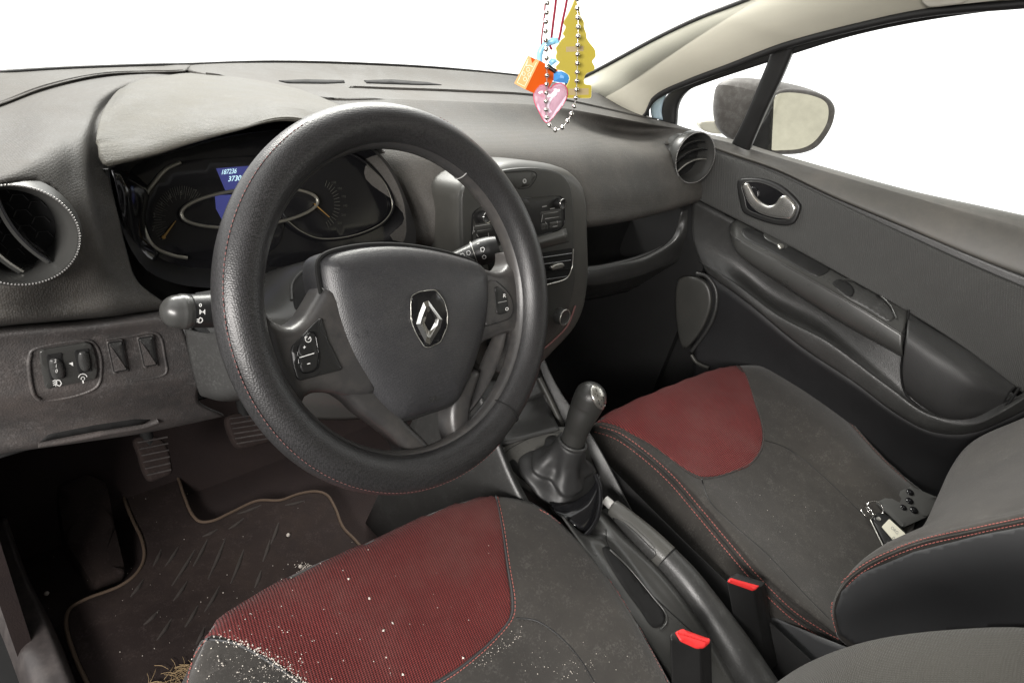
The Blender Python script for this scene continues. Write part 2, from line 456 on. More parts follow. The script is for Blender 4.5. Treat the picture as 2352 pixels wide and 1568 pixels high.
    if dust:
        n1 = noise(dscale, 6, rg=.65); n2 = noise(dscale*7, 4, rg=.7)
        f = mathn('ADD', mathn('MULTIPLY', n1, .7), mathn('MULTIPLY', n2, .3))
        mr = N.new('ShaderNodeMapRange'); mr.inputs['From Min'].default_value = dth[0]; mr.inputs['From Max'].default_value = dth[1]; mr.inputs['To Max'].default_value = dust
        Lk.new(f, mr.inputs['Value'])
        color = mix(mr.outputs[0], color, tuple(dustcol))
        rr = mathn('MULTIPLY_ADD', mr.outputs[0], .3); N[-1].inputs[2].default_value = rough; Lk.new(rr, b.inputs['Roughness'])
    elif var:
        f = noise(22, 4); rr = mathn('MULTIPLY_ADD', f, .22); N[-1].inputs[2].default_value = max(rough-.11, .02); Lk.new(rr, b.inputs['Roughness'])
    if not isinstance(color, tuple): Lk.new(color, b.inputs['Base Color'])
    return m
M = {}
M['dash'] = mat('dash_plastic', (.062, .060, .057), .6, spec=.35, grain='semi', pitch=.0019, bump=.5, col2=(.046, .043, .038), grime=.6, dust=.6, dustcol=(.13, .12, .108), dscale=6, dth=(.4, .68))
M['hood'] = mat('hood_plastic', (.066, .063, .054), .58, spec=.35, grain='semi', pitch=.0019, bump=.5, col2=(.046, .044, .037), grime=.6, dust=.6, dustcol=(.14, .13, .105), dscale=7, dth=(.4, .68))
M['knee'] = mat('knee_plastic', (.048, .045, .044), .48, grain='leather', pitch=.0016, bump=.5, grime=.8, dust=.5, dustcol=(.13, .105, .095), dscale=9, dth=(.42, .7))
M['plastic'] = mat('grey_plastic', (.036, .036, .035), .37, grain='leather', pitch=.0014, bump=.3, grime=.5)
M['plastic_smooth'] = mat('satin_plastic', (.042, .042, .040), .3, grain='fine', pitch=.0008, bump=.06)
M['stack'] = mat('stack_plastic', (.052, .051, .046), .42, grain='fine', pitch=.0008, bump=.08, dust=.1, dustcol=(.2, .18, .15))
M['stack_face'] = mat('stack_face_plastic', (.04, .04, .037), .42, grain='fine', pitch=.0008, bump=.08, dust=.1, dustcol=(.15, .14, .12))
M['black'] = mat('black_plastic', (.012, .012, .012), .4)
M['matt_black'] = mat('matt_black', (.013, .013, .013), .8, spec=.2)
M['gloss'] = mat('gloss_black', (.008, .008, .009), .12, var=0)
M['rim_leather'] = mat('perforated_leather', (.027, .026, .027), .38, spec=.5, grain='semi', pitch=.0016, bump=.36, var=.1, col2=(.015, .015, .015), grime=.3)
M['rim_plain'] = mat('wheel_plastic', (.036, .035, .035), .34, grain='leather', pitch=.0009, bump=.12, dust=.25, dustcol=(.17, .15, .13), dscale=12)
M['pad'] = mat('airbag_plastic', (.036, .036, .038), .4, grain='semi', pitch=.0014, bump=.35, col2=(.027, .027, .029), grime=.3, dust=.12, dustcol=(.17, .16, .14), dscale=6)
M['chrome'] = mat('chrome', (.82, .81, .78), .12, metal=1, var=0)
M['satin'] = mat('satin_silver', (.55, .54, .5), .3, metal=.9, var=.05)
M['white'] = mat('white_print', (.8, .8, .78), .5, var=0)
M['greyprint'] = mat('grey_print', (.33, .33, .32), .5, var=0)
M['gauge_ring'] = mat('gauge_ring', (.30, .29, .25), .35, metal=.8, var=0)
M['dimprint'] = mat('dim_print', (.055, .055, .045), .5, var=0)
M['needle'] = mat('amber_needle', (.26, .15, .035), .5, var=0)
M['screen'] = mat('blue_screen', (.02, .02, .08), .3, var=0, emit=((.035, .042, .15), 1))
M['digits'] = mat('screen_digits', (.6, .8, .85), .4, var=0, emit=((.45, .75, .85), .8))
M['seat'] = mat('seat_cloth', (.038, .035, .032), .8, spec=.25, grain='fine', pitch=.0011, bump=.7, grime=.7, sheen=.25, dust=.2, dustcol=(.11, .1, .085), dscale=7)
M['seat_side'] = mat('seat_side_vinyl', (.055, .056, .058), .55, spec=.35, grain='fine', pitch=.0012, bump=.3)
M['red'] = mat('red_mesh_cloth', (.165, .024, .022), .72, spec=.3, grain='xymesh', pitch=.0034, bump=.8, col2=(.033, .008, .008), sheen=.08, dust=.5, dustcol=(.12, .06, .052), dscale=8, grime=.25)
M['red2'] = mat('red_ribbed_cloth', (.215, .030, .028), .72, spec=.3, grain='xymesh', pitch=.0052, bump=.7, col2=(.05, .012, .012), sheen=.08, dust=.5, dustcol=(.15, .07, .065), dscale=9, grime=.25)
M['thread'] = mat('red_thread', (.42, .13, .11), .7, var=0)
M['thread_dull'] = mat('dull_thread', (.17, .075, .07), .7, var=0)
M['carpet'] = mat('floor_carpet', (.027, .0205, .020), .95, spec=.1, grain='fine', pitch=.0025, bump=.9, dust=.35, dustcol=(.04, .028, .024), dscale=11)
M['mat'] = mat('rubber_mat', (.017, .0115, .0105), .85, spec=.2, grain='fine', pitch=.002, bump=.6, dust=.7, dustcol=(.036, .026, .022), dscale=11, grime=.6)
M['piping'] = mat('mat_piping', (.085, .060, .043), .8, spec=.2, grain='fine', pitch=.002, bump=.6)
M['worn'] = mat('worn_tread', (.03, .024, .021), .9, grain='fine', pitch=.0015, bump=.8)
M['sill'] = mat('sill_plastic', (.04, .034, .033), .5, dust=.45, dustcol=(.15, .13, .12), dscale=25)
M['door'] = mat('door_plastic', (.031, .031, .030), .36, grain='leather', pitch=.0016, bump=.4, grime=.5)
M['door_top'] = mat('door_top_plastic', (.08, .077, .07), .48, grain='leather', pitch=.0014, bump=.2, dust=.2, dustcol=(.22, .19, .16))
M['door_shade'] = mat('door_lower_shade', (.012, .012, .013), .6)  # shade below the door band, put into a near-black colour
M['door_insert'] = mat('door_insert', (.040, .040, .038), .5, grain='uvdots', pitch=.0048, bump=.5, col2=(.029, .029, .027), grime=.4)
M['straw'] = mat('straw', (.30, .21, .11), .8, var=.2)
M['pad_arm'] = mat('arm_pad_vinyl', (.03, .03, .03), .48, grain='uvdots', pitch=.003, bump=.2)
M['pillar'] = mat('pillar_trim', (.56, .54, .45), .65, spec=.3, grain='fine', pitch=.001, bump=.12, var=.04)
M['headlining'] = mat('headlining', (.5, .48, .42), .9, grain='fine', pitch=.002, bump=.3)
M['seal'] = mat('rubber_seal', (.010, .010, .010), .55)
M['paint'] = mat('blue_grey_paint', (.36, .47, .55), .3, coat=.5, var=0)
M['crystal'] = mat('crystal_trim', (.36, .35, .34), .25, metal=.6, var=0)
M['grit'] = mat('grit', (.42, .38, .34), .9, var=.2)
M['asphalt'] = mat('garage_floor', (.05, .05, .05), .9)
M['concrete'] = mat('concrete', (.32, .305, .245), .9, grain='fine', pitch=.01, bump=.3, dust=.5, dustcol=(.22, .21, .17), dscale=3)
M['mirror'] = mat('mirror_silver', (.95, .95, .93), .02, metal=1, var=0)
M['mirror_shell'] = mat('mirror_shell', (.075, .068, .064), .5, dust=.35, dustcol=(.3, .3, .29), dscale=60)
M['lens'] = mat('clear_lens', (.72, .7, .6), .3, var=.1)
M['beltred'] = mat('red_button', (.66, .03, .03), .4, spec=.5, var=0)
M['yellow'] = mat('yellow_card', (.36, .285, .006), .6, var=.06)
M['yellow_edge'] = mat('pale_yellow_edge', (.75, .66, .22), .6, var=0)
M['yellow_print'] = mat('faded_print', (.33, .25, .11), .6, var=0)
M['orange'] = mat('orange_card', (.8, .12, .006), .5, var=.04)
M['orange_pale'] = mat('pale_orange_card', (.7, .35, .10), .5, var=.04)
M['cream'] = mat('cream', (.85, .78, .55), .5, var=0)
M['skyblue'] = mat('light_blue_plastic', (.28, .62, .85), .25, var=0)
M['blue'] = mat('blue_plastic', (.06, .27, .62), .25, var=0)
M['pink'] = mat('pink_clear_plastic', (.9, .5, .66), .08, var=.1, coat=.6, trans=.55)
M['pinkedge'] = mat('deep_pink_plastic', (.65, .06, .14), .2, var=0)
M['shine'] = mat('painted_shine', (.86, .74, .84), .08, var=0, coat=1)  # pale colour of the highlight painted on the heart
M['cord'] = mat('crimson_cord', (.25, .006, .03), .8, var=0)
M['card'] = mat('key_card', (.08, .08, .077), .4, var=.08)
M['paper'] = mat('key_label_paper', (.85, .82, .68), .6, var=0)
M['crumb'] = mat('crumbs', (.62, .57, .51), .85, var=.3)
M['knob'] = mat('knob_rubber', (.03, .03, .028), .4, grain='leather', pitch=.0012, bump=.3)
M['gaiter'] = mat('gaiter_vinyl', (.025, .025, .025), .48, grain='leather', pitch=.0012, bump=.2)
M['handle_chrome'] = mat('handle_chrome', (.62, .61, .58), .16, metal=.9, var=0)
M['tip'] = mat('silver_tip', (.72, .71, .68), .28, metal=.35, var=0)
M['brake'] = mat('handbrake_plastic', (.078, .077, .071), .3, grain='leather', pitch=.0012, bump=.3)
def glass_mat():
    m = bpy.data.materials.new('window_glass'); m.use_nodes = True; nt = m.node_tree; nt.nodes.clear()
    o = nt.nodes.new('ShaderNodeOutputMaterial'); t = nt.nodes.new('ShaderNodeBsdfTransparent'); g = nt.nodes.new('ShaderNodeBsdfGlossy')
    g.inputs['Roughness'].default_value = .02; x = nt.nodes.new('ShaderNodeMixShader'); f = nt.nodes.new('ShaderNodeFresnel'); f.inputs[0].default_value = 1.25
    t.inputs[0].default_value = (.97, .98, .97, 1)
    nt.links.new(f.outputs[0], x.inputs[0]); nt.links.new(t.outputs[0], x.inputs[1]); nt.links.new(g.outputs[0], x.inputs[2]); nt.links.new(x.outputs[0], o.inputs[0]); return m
M['glass'] = glass_mat()

# ================================================================== CAR BODY (roof, pillar, frame, sill)
body = thing('car_body', 'pale car body shell: cream windscreen pillar trim, black window seals and door opening sill', 'car body', (0, 0, .0))
# windscreen pillar trim
UPP = [(1300, 196, 'y', .585), (1342, 181, 'x', .598), (1519, 88, 'x', .596), (1609, 46, 'x', .592), (1729, 0, 'x', .585), (1860, -60, 'x', .575), (2050, -140, 'x', .56)]
LOW = [(1352, 212, 'x', .60), (1429, 258, 'x', .615), (1472, 268, 'x', .625), (1500, 222, 'x', .635), (1579, 182, 'x', .635), (1669, 148, 'x', .63), (1787, 102, 'x', .62), (1831, 88, 'x', .615), (1957, 55, 'x', .61), (2125, 19, 'x', .60), (2352, -3, 'x', .585), (2600, -25, 'x', .58)]
up_ = cr([S(s) for s in UPP], 60); lo_ = cr([S(s) for s in LOW], 60)
mid1 = up_*.7+lo_*.3+np.array([-.016, -.010, .004]); mid2 = up_*.35+lo_*.65+np.array([-.016, -.006, 0]); lo2 = lo_+np.array([.012, .004, -.004]); up2 = up_+np.array([.015, .02, 0])
vrow = lambda a: [Vector(x) for x in a]
loft('windscreen_pillar_trim', [vrow(up2), vrow(up_), vrow(mid1), vrow(mid2), vrow(lo_), vrow(lo2)], M['pillar'], body, nu=90, k=6, thick=.003)
tube('windscreen_seal', [Vector(x)+Vector((.002, .006, .003)) for x in up_[::3]], .0045, M['seal'], body, n=60)
# door aperture seal: black double band under the trim
tube('door_seal', [Vector(x)+Vector((.006, .002, -.007)) for x in lo_[6:]][::3], .0075, M['seal'], body, n=70)
TD = Plane((.70, 0, .9), (-1, 0, -.26))          # side window plane, leaning in towards the roof
def tdl(l, h=0): return [TD.up(h).hit(a, b)[0] for a, b in l]
# painted strip between two seals at the foot of the pillar
loft('painted_flange', [tdl([(1522, 276), (1519, 255), (1526, 226), (1545, 203), (1580, 184)], .004), tdl([(1497, 272), (1494, 250), (1504, 226), (1528, 200), (1562, 180)], .006)], M['paint'], body, nu=24, k=3)
tube('pillar_foot_seal', tdl([(1484, 272), (1484, 250), (1497, 222), (1530, 198), (1600, 172)], .012), .009, M['seal'], body, n=30)
# roof lining, with the grey visor corner that dips into the frame
def slab(name, corners, z0, z1, m, parent, label=None):
    b = MB(); n = len(corners); vs = [(x, y, z0) for x, y in corners]+[(x, y, z1) for x, y in corners]
    b.add(vs, [tuple(range(n)), tuple(reversed(range(n, 2*n)))]+[(i, (i+1) % n, n+(i+1) % n, n+i) for i in range(n)])
    return b.build(name, m, parent, smooth=False, label=label)
slab('roof_lining', [(-.53, .10), (.54, .10), (.575, -.2), (.575, -1.9), (-.57, -1.9), (-.57, -.2)], 1.262, 1.285, M['headlining'], body)
vis = Plane(P(2200, 0, 'x', .575), (-1, 0, -.25))
pillow('roof_side_trim', [(2115, -8), (2119, 6), (2131, 17), (2150, 17), (2200, 11), (2300, 0), (2400, -12), (2700, -60), (2500, -120), (2150, -90)], vis.up(.004), .006, .004, M['headlining'], body, depth=.01, smooth=False, rnd=8)
# tailgate bulkhead and rear side wall: they keep the cabin dark
slab('rear_bulkhead', [(-.66, -1.9), (.66, -1.9), (.66, -1.93), (-.66, -1.93)], -.05, .95, M['seat_side'], body)
slab('rear_side_wall', [(.70, -.85), (.73, -.85), (.73, -1.9), (.70, -1.9)], -.05, .95, M['seat_side'], body)
slab('rear_side_wall', [(-.70, -.75), (-.73, -.75), (-.73, -1.9), (-.70, -1.9)], -.05, .95, M['seat_side'], body)
slab('centre_pillar', [(.60, -.70), (.72, -.70), (.72, -.86), (.60, -.86)], .9, 1.262, M['pillar'], body)
# firewall and kick panels
slab('firewall', [(-.72, .83), (.72, .83), (.72, .86), (-.72, .86)], -.08, .60, M['carpet'], body)
slab('kick_panel', [(-.70, .33), (-.72, .33), (-.72, .83), (-.70, .83)], -.05, .62, M['carpet'], body)
slab('kick_panel', [(.71, .12), (.735, .12), (.735, .83), (.71, .83)], -.05, .80, M['matt_black'], body)
loft('door_sill', [[(-60, 1380, 'z', .02), (-10, 1470, 'z', .02), (60, 1640, 'z', .02)],
                   [(-30, 1290, 'z', .075), (0, 1362, 'z', .075), (40, 1465, 'z', .075), (95, 1640, 'z', .075)],
                   [(-5, 1200, 'z', .085), (30, 1300, 'z', .085), (84, 1430, 'z', .085), (160, 1640, 'z', .085)],
                   [(14, 1190, 'z', .075), (62, 1330, 'z', .075), (124, 1455, 'z', .075), (196, 1640, 'z', .075)],
                   [(18, 1195, 'z', .0), (70, 1335, 'z', .0), (134, 1460, 'z', .0), (205, 1640, 'z', .0)]], M['sill'], body, nu=30, k=6)
slab('outer_sill', [(-.705, .55), (-.80, .55), (-.80, -.9), (-.705, -.9)], -.25, .04, M['matt_black'], body)
gr_ = MB(); gr_.box((-2.4, -1.2, -.31), (2.6, 0, 0), (0, 2.4, 0), (0, 0, .03)); g_ = gr_.build('garage_floor', M['asphalt'], smooth=False); g_['kind'] = 'structure'
# window glass: windscreen
wsg = []
for t in np.linspace(0, 1, 7):
    x = -.60+1.2*t; yb = .50+.19*math.sin(math.pi*t)
    wsg.append([Vector((x, yb, .875)), Vector((x*.97, yb-.23+.0, 1.08)), Vector((x*.93, yb-.47+.02, 1.255))])
loft('windscreen', wsg, M['glass'], body, nu=10, k=4, thick=0)

# floor
fl = MB(); fl.box((0, -.5, -.02), (.72, 0, 0), (0, 1.35, 0), (0, 0, .02)); fl.box((0, .70, .10), (.72, 0, 0), (0, .14, .16), (0, .02, -.02))
floor = fl.build('floor_carpet', M['carpet'], smooth=False); floor['kind'] = 'structure'
# rear wall of the garage, seen only in the door mirror
cw = MB(); cw.box((4.5, -5.5, 1.5), (4.5, 0, 0), (0, .08, 0), (0, 0, 1.9)); cw.box((4.1, -5.41, 1.5), (.03, 0, 0), (0, .03, 0), (0, 0, 1.9))
for xx in (.7, 1.32, 2.0, 3.0, 6.4, 7.6): cw.box((xx, -5.41, 1.5), (.02, 0, 0), (0, .02, 0), (0, 0, 1.9))
cw.box((5.2, -5.41, 1.5), (.02, 0, 0), (0, .012, 0), (0, 0, 1.9))
tag(cw.build('concrete_wall', M['concrete'], smooth=False), 'pale concrete wall with a vertical joint, seen reflected in the door mirror', 'wall')

# ================================================================== DASHBOARD
dash = thing('dashboard', 'dusty grey dashboard with round air vents, hooded instrument cluster and centre stack', 'dashboard', (0, .3, .5))
main = loft('dash_top', [
    [(430, 149, .90), (620, 143, 1.02), (820, 147, 1.15), (1020, 158, 1.28), (1220, 178, 1.40), (1380, 215, 1.47)],
    [(430, 160, .88), (640, 168, .99), (830, 178, 1.11), (1020, 188, 1.23), (1220, 204, 1.355), (1420, 240, 1.455)],
    [(470, 170, .87), (680, 193, .96), (850, 201, 1.06), (1050, 208, 1.19), (1250, 221, 1.335), (1470, 266, 1.43), (1502, 272, 'x', .665)],
    [(475, 173, .87), (700, 198, .955), (860, 205, 1.06), (1055, 212, 1.19), (1255, 225, 1.335), (1478, 271, 1.43), (1512, 276, 'x', .675)],
    [(500, 183, .86), (739, 224, .925), (890, 226, 1.02), (1080, 233, 1.15), (1270, 244, 1.30), (1488, 281, 1.405), (1545, 284, 'x', .69)],
    [(505, 187, .858), (745, 229, .92), (893, 231, 1.01), (1083, 238, 1.14), (1274, 249, 1.29), (1492, 286, 1.40), (1570, 292, 'x', .695)],
    [(600, 260, .83), (800, 270, 'y', .385), (930, 278, 'y', .38), (1100, 287, 'y', .375), (1290, 295, 'y', .378), (1450, 303, 'y', .365), (1545, 302, 'y', .30), (1622, 312, 'x', .70)],
    [(700, 330, .80), (860, 340, 'y', .30), (1000, 350, 'y', .272), (1150, 352, 'y', .263), (1320, 352, 'y', .262), (1480, 352, 'y', .262), (1618, 345, 'y', .225)],
    [(720, 400, .80), (880, 400, 'y', .27), (1000, 430, 'y', .235), (1150, 432, 'y', .222), (1340, 432, 'y', .202), (1490, 420, 'y', .208), (1628, 405, 'y', .205)],
    [(760, 480, .82), (940, 490, 'y', .25), (1010, 500, 'y', .215), (1160, 490, 'y', .195), (1335, 488, 'y', .18), (1480, 470, 'y', .187), (1624, 440, 'y', .185)],
    [(780, 560, .84), (960, 560, 'y', .23), (1010, 560, 'y', .215), (1160, 530, 'y', .195), (1332, 522, 'y', .178), (1480, 498, 'y', .186), (1620, 458, 'y', .188)],
    [(780, 560, .90), (960, 570, 'y', .27), (1010, 566, 'y', .25), (1160, 534, 'y', .24), (1332, 524, 'y', .23), (1480, 498, 'y', .24), (1618, 460, 'y', .24)],
], M['dash'], dash, nu=110, k=6, thick=.003)
pod = loft('side_dash_panel', [
    [(-260, 190, .52), (0, 167, .655), (150, 158, .73), (367, 150, .85), (440, 149, .905)],
    [(-260, 300, .46), (0, 236, .60), (100, 200, .655), (240, 171, .75), (350, 166, .82), (400, 165, .85), (424, 164, .87)],
    [(-260, 304, .466), (0, 240, .607), (100, 204, .662), (240, 175, .757), (345, 169, .82), (380, 168, .845), (410, 167, .87)],
    [(-260, 340, .445), (0, 275, .56), (105, 235, .61), (200, 214, .655), (262, 203, .69), (286, 203, .715), (310, 196, .74)],
    [(-260, 385, .43), (0, 312, .53), (110, 272, .575), (170, 262, .597), (212, 254, .618), (234, 252, .645), (258, 238, .67)],
    [(-260, 440, .41), (0, 385, .455), (110, 340, .50), (160, 330, .528), (192, 320, .549), (215, 319, .578), (238, 305, .60)],
    [(-260, 520, .40), (0, 430, .440), (110, 430, .478), (160, 424, .507), (192, 418, .523), (216, 416, .555), (250, 400, .58)],
    [(-260, 590, .41), (0, 530, .448), (120, 510, .487), (170, 502, .508), (205, 497, .524), (230, 496, .555), (268, 480, .58)],
    [(-260, 660, .43), (0, 625, .470), (120, 610, .505), (190, 600, .532), (228, 592, .545), (254, 588, .573), (290, 572, .595)],
    [(-260, 740, .455), (0, 700, .486), (130, 690, .53), (250, 660, .568), (296, 650, .595), (318, 648, .61)],
    [(-260, 785, .46), (0, 744, .502), (150, 732, .55), (270, 720, .588), (320, 712, .61), (392, 704, .645)],
    [(-260, 792, .56), (0, 752, .59), (150, 740, .64), (270, 728, .68), (320, 720, .70), (392, 712, .73)],
], M['dash'], dash, nu=80, k=6)
hood = loft('instrument_hood', [
    [(300, 200, .75), (374, 176, .82), (430, 168, .87), (520, 170, .925), (600, 182, .95), (660, 195, .955)],
    [(272, 207, .69), (320, 185, .745), (400, 178, .79), (520, 184, .84), (620, 196, .88), (722, 217, .905)],
    [(236, 255, .605), (300, 222, .65), (400, 214, .70), (520, 214, .75), (640, 222, .80), (790, 246, .845)],
    [(222, 310, .558), (300, 274, .607), (400, 248, .655), (530, 234, .70), (650, 230, .735), (840, 270, .79)],
    [(224, 330, .550), (310, 314, .583), (406, 280, .62), (538, 256, .665), (656, 243, .70), (854, 290, .77)],
    [(226, 340, .546), (315, 326, .577), (410, 291, .612), (540, 264, .655), (658, 250, .69), (860, 302, .76)],
    [(229, 360, .541), (328, 345, .572), (420, 314, .602), (542, 286, .640), (662, 265, .677), (868, 325, .745)],
    [(244, 379, .542), (345, 360, .577), (432, 333, .604), (544, 302, .637), (672, 275, .672), (872, 342, .745)],
    [(256, 382, .56), (345, 360, .60), (432, 328, .63), (536, 298, .665), (674, 274, .70), (872, 343, .77)],
    [(262, 378, .66), (345, 356, .70), (432, 330, .73), (536, 300, .77), (674, 280, .81), (868, 345, .88)],
], M['hood'], dash, nu=90, k=6)
tube('windscreen_base_seal', [S(s) for s in [(-200, 181, .57), (0, 165.5, .657), (150, 156.5, .73), (367, 148.5, .85), (430, 147.5, .90), (620, 141.5, 1.02), (820, 145.5, 1.15), (1020, 156.5, 1.28), (1220, 176.5, 1.40), (1340, 193, 1.455)]], .0022, M['seal'], dash, n=80, seg=8)
loft('hood_root', [[(330, 160, .835), (430, 157, .895), (540, 160, .965)], [(330, 188, .80), (430, 182, .87), (540, 186, .935)]], M['hood'], dash, nu=12, k=3)
# defroster grille slots near the windscreen
sm = Surf(main)
b = []
decal('defroster_slot', [(640, 187), (700, 184), (790, 186), (792, 191), (745, 193), (660, 192)], sm, .0012, M['matt_black'], dash, step=6, smooth=False)
decal('defroster_slot', [(836, 186), (900, 184), (980, 190), (1014, 196), (960, 196), (842, 192)], sm, .0012, M['matt_black'], dash, step=6, smooth=False)

# lower knee panel
knee = loft('knee_panel', [
    [(-260, 800, .55), (0, 745, .60), (200, 726, .65), (396, 702, .71)],
    [(-260, 805, .47), (0, 758, .513), (200, 744, .56), (400, 718, .632)],
    [(-260, 850, .472), (0, 800, .515), (200, 785, .565), (424, 765, .642)],
    [(-260, 925, .485), (0, 885, .53), (200, 872, .58), (450, 848, .665)],
    [(-260, 965, .50), (0, 925, .54), (210, 905, .592), (458, 880, .68)],
    [(-260, 1030, .55), (0, 985, .58), (220, 962, .635), (458, 925, .72)],
    [(-260, 1090, .58), (0, 1038, .60), (200, 1010, .655), (330, 990, .70), (510, 953, .775)],
    [(-260, 1092, .64), (0, 1042, .66), (200, 1013, .72), (330, 994, .76), (514, 956, .83)],
], M['knee'], dash, nu=60, k=6)
sk = Surf(knee)
# pocket slot with a brighter lower lip
decal('coin_slot', [(92, 1014), (112, 997), (216, 976), (310, 962), (345, 963), (330, 972), (216, 990), (110, 1010)], sk, .0008, M['matt_black'], dash, step=8, smooth=False)
seam('slot_lip', [(88, 1019), (150, 1009), (240, 992), (335, 975), (362, 965)], sk, .0035, M['knee'], dash, lift=.001, n=30)
# switch bank recess outline
seam('switch_surround', [(70, 812), (66, 830), (78, 905), (90, 915)], sk, .0018, M['knee'], dash, lift=.0002, n=24)
seam('switch_surround', [(72, 806), (95, 796), (200, 781), (212, 785), (228, 810), (232, 850), (222, 888), (90, 918), (80, 905), (66, 830)], sk, .0015, M['knee'], dash, closed=True, lift=0, n=60)
seam('switch_surround', [(243, 780), (300, 772), (355, 764), (368, 775), (378, 820), (382, 855), (370, 863), (300, 874)], sk, .0014, M['knee'], dash, lift=0, n=40)
def tangent(surf, px, py, s=25):
    a, b_, c = surf.hit(px-s, py)[0], surf.hit(px+s, py)[0], surf.hit(px, py-s)[0]; d = surf.hit(px, py+s)[0]
    return Plane(surf.hit(px, py)[0], (b_-a).cross(c-d))
tp = tangent(sk, 150, 842, 50)
sw = pillow('light_switch_bank', [(91, 808), (98, 803), (200, 787), (210, 790), (220, 820), (224, 852), (219, 870), (110, 893), (104, 888), (93, 830)], tp.up(.002), .001, .001, M['plastic_smooth'], dash, smooth=False, depth=.02, rnd=6)
for q in ([(106, 815), (142, 809), (152, 866), (115, 872)], [(170, 805), (204, 799), (212, 852), (180, 858)]):
    pillow('wheel_slot', q, tp.up(.0032), .0006, .0005, M['matt_black'], sw, smooth=False, depth=.001, rnd=5)
wh1 = pillow('headlamp_level_wheel', [(114, 826), (130, 822), (143, 832), (149, 855), (146, 866), (124, 870), (116, 855)], tp.up(.0036), .003, .004, M['plastic'], sw, depth=.002)
wh2 = pillow('dimmer_wheel', [(181, 810), (194, 806), (202, 812), (208, 840), (203, 849), (190, 851), (182, 840)], tp.up(.0036), .003, .004, M['plastic'], sw, depth=.002)
rb = MB()
for i in range(7):
    y = 815+i*5.2; rb.tube([tp.up(.0066).hit(184+i*.7, y)[0], tp.up(.0072).hit(194+i*.7, y-2)[0], tp.up(.0066).hit(203+i*.5, y-3)[0]], .0003, n=4, seg=5)
rb.build('grip_rib', M['plastic'], wh2)
mk1 = Marks(tp.up(.0077), 0)
mk1.text('2', 124, 833, 8, rot=-96+90, ux=(.99, -.12), uy=(.05, -1)); mk1.text('1', 126, 844.5, 8, ux=(.99, -.12), uy=(.05, -1)); mk1.text('0', 127, 856, 8, ux=(.99, -.12), uy=(.05, -1))
mk1.build('white_numerals', M['white'], wh1)
mk2 = Marks(tp.up(.0034), .0003)
mk2.poly([(158, 834), (167, 831), (168, 840)])
# lamp level symbol
mk2.stroke([(137, 873), (130, 872), (130, 883), (137, 886), (141, 880), (137, 873)], 2)
for k_ in range(3): mk2.stroke([(121+k_*.8, 875+k_*4.5), (127+k_*.6, 872+k_*4.5)], 1.8)
mk2.stroke([(127, 872), (128, 887)], 1.2)
# dimmer symbol
mk2.arc(190, 868, 10, 10, 190, 340, 2); mk2.arc(190, 869, 4, 4, 150, 390, 1.8); mk2.stroke([(190, 873), (191, 879)], 3)
mk2.build('printed_symbols', M['white'], sw)
for q in ([(247, 787), (281, 782), (293, 850), (262, 856)], [(317, 777), (351, 771), (361, 838), (332, 843)]):
    c0 = sum(a for a, _ in q)/4, sum(b_ for _, b_ in q)/4; t2 = tangent(sk, c0[0], c0[1], 30)
    fr = pillow('blank_switch', [(c0[0]+(a-c0[0])*1.13, c0[1]+(b_-c0[1])*1.09) for a, b_ in q], t2.up(.0012), .0012, .001, M['knee'], dash, smooth=False, depth=.012, rnd=5)
    pillow('switch_gap', q, t2.up(.0028), .0003, 0, M['matt_black'], fr, smooth=False, depth=.001, rnd=4)
    q2 = [(c0[0]+(a-c0[0])*.88, c0[1]+(b_-c0[1])*.93) for a, b_ in q]
    pillow('switch_cap', q2, t2.up(.0032), .0012, .0008, M['plastic'], fr, smooth=False, depth=.001, rnd=3)
    Marks(t2.up(.0046), 0).build
    mm = MB(); A = t2.up(.0045); mm.add([A.hit(*q2[0])[0], A.hit(*((q2[0][0]+q2[2][0])/2, (q2[0][1]+q2[2][1])/2))[0]+t2.n*.0012, A.hit(*q2[2])[0], A.hit(*q2[3])[0]], [(0, 1, 2, 3)]); mm.build('cap_facet', M['knee'], fr, smooth=False)

# side wall between knee panel and column
loft('side_infill', [[(238, 390, .60), (256, 470, .615), (276, 560, .632), (310, 700, .66), (392, 716, .70)], [(262, 384, .66), (300, 480, .70), (320, 580, .72), (360, 680, .74), (430, 740, .76)], [(300, 400, .74), (420, 500, .80), (440, 600, .82), (460, 720, .83), (520, 820, .84)]], M['plastic'], dash, nu=30, k=5)
# chrome-like side blade left of the gauges
loft('gauge_side_trim', [[(262, 392, .59), (268, 440, .598), (282, 510, .61), (306, 580, .632), (345, 630, .65)],
                         [(276, 392, .598), (292, 440, .602), (302, 500, .615), (320, 566, .635), (352, 605, .65)],
                         [(290, 394, .61), (322, 436, .625), (326, 500, .635), (335, 550, .648), (365, 585, .66)],
                         [(302, 394, .64), (340, 430, .65), (336, 500, .655), (345, 545, .66), (372, 577, .67)]], M['gloss'], dash, nu=30, k=6, label='glossy black blade with a bright highlight beside the rev counter')
tube('trim_edge', [S(s) for s in [(243, 388, .575), (256, 460, .59), (272, 540, .605), (296, 620, .625), (318, 705, .645)]], .0022, M['plastic_smooth'], dash, n=30)

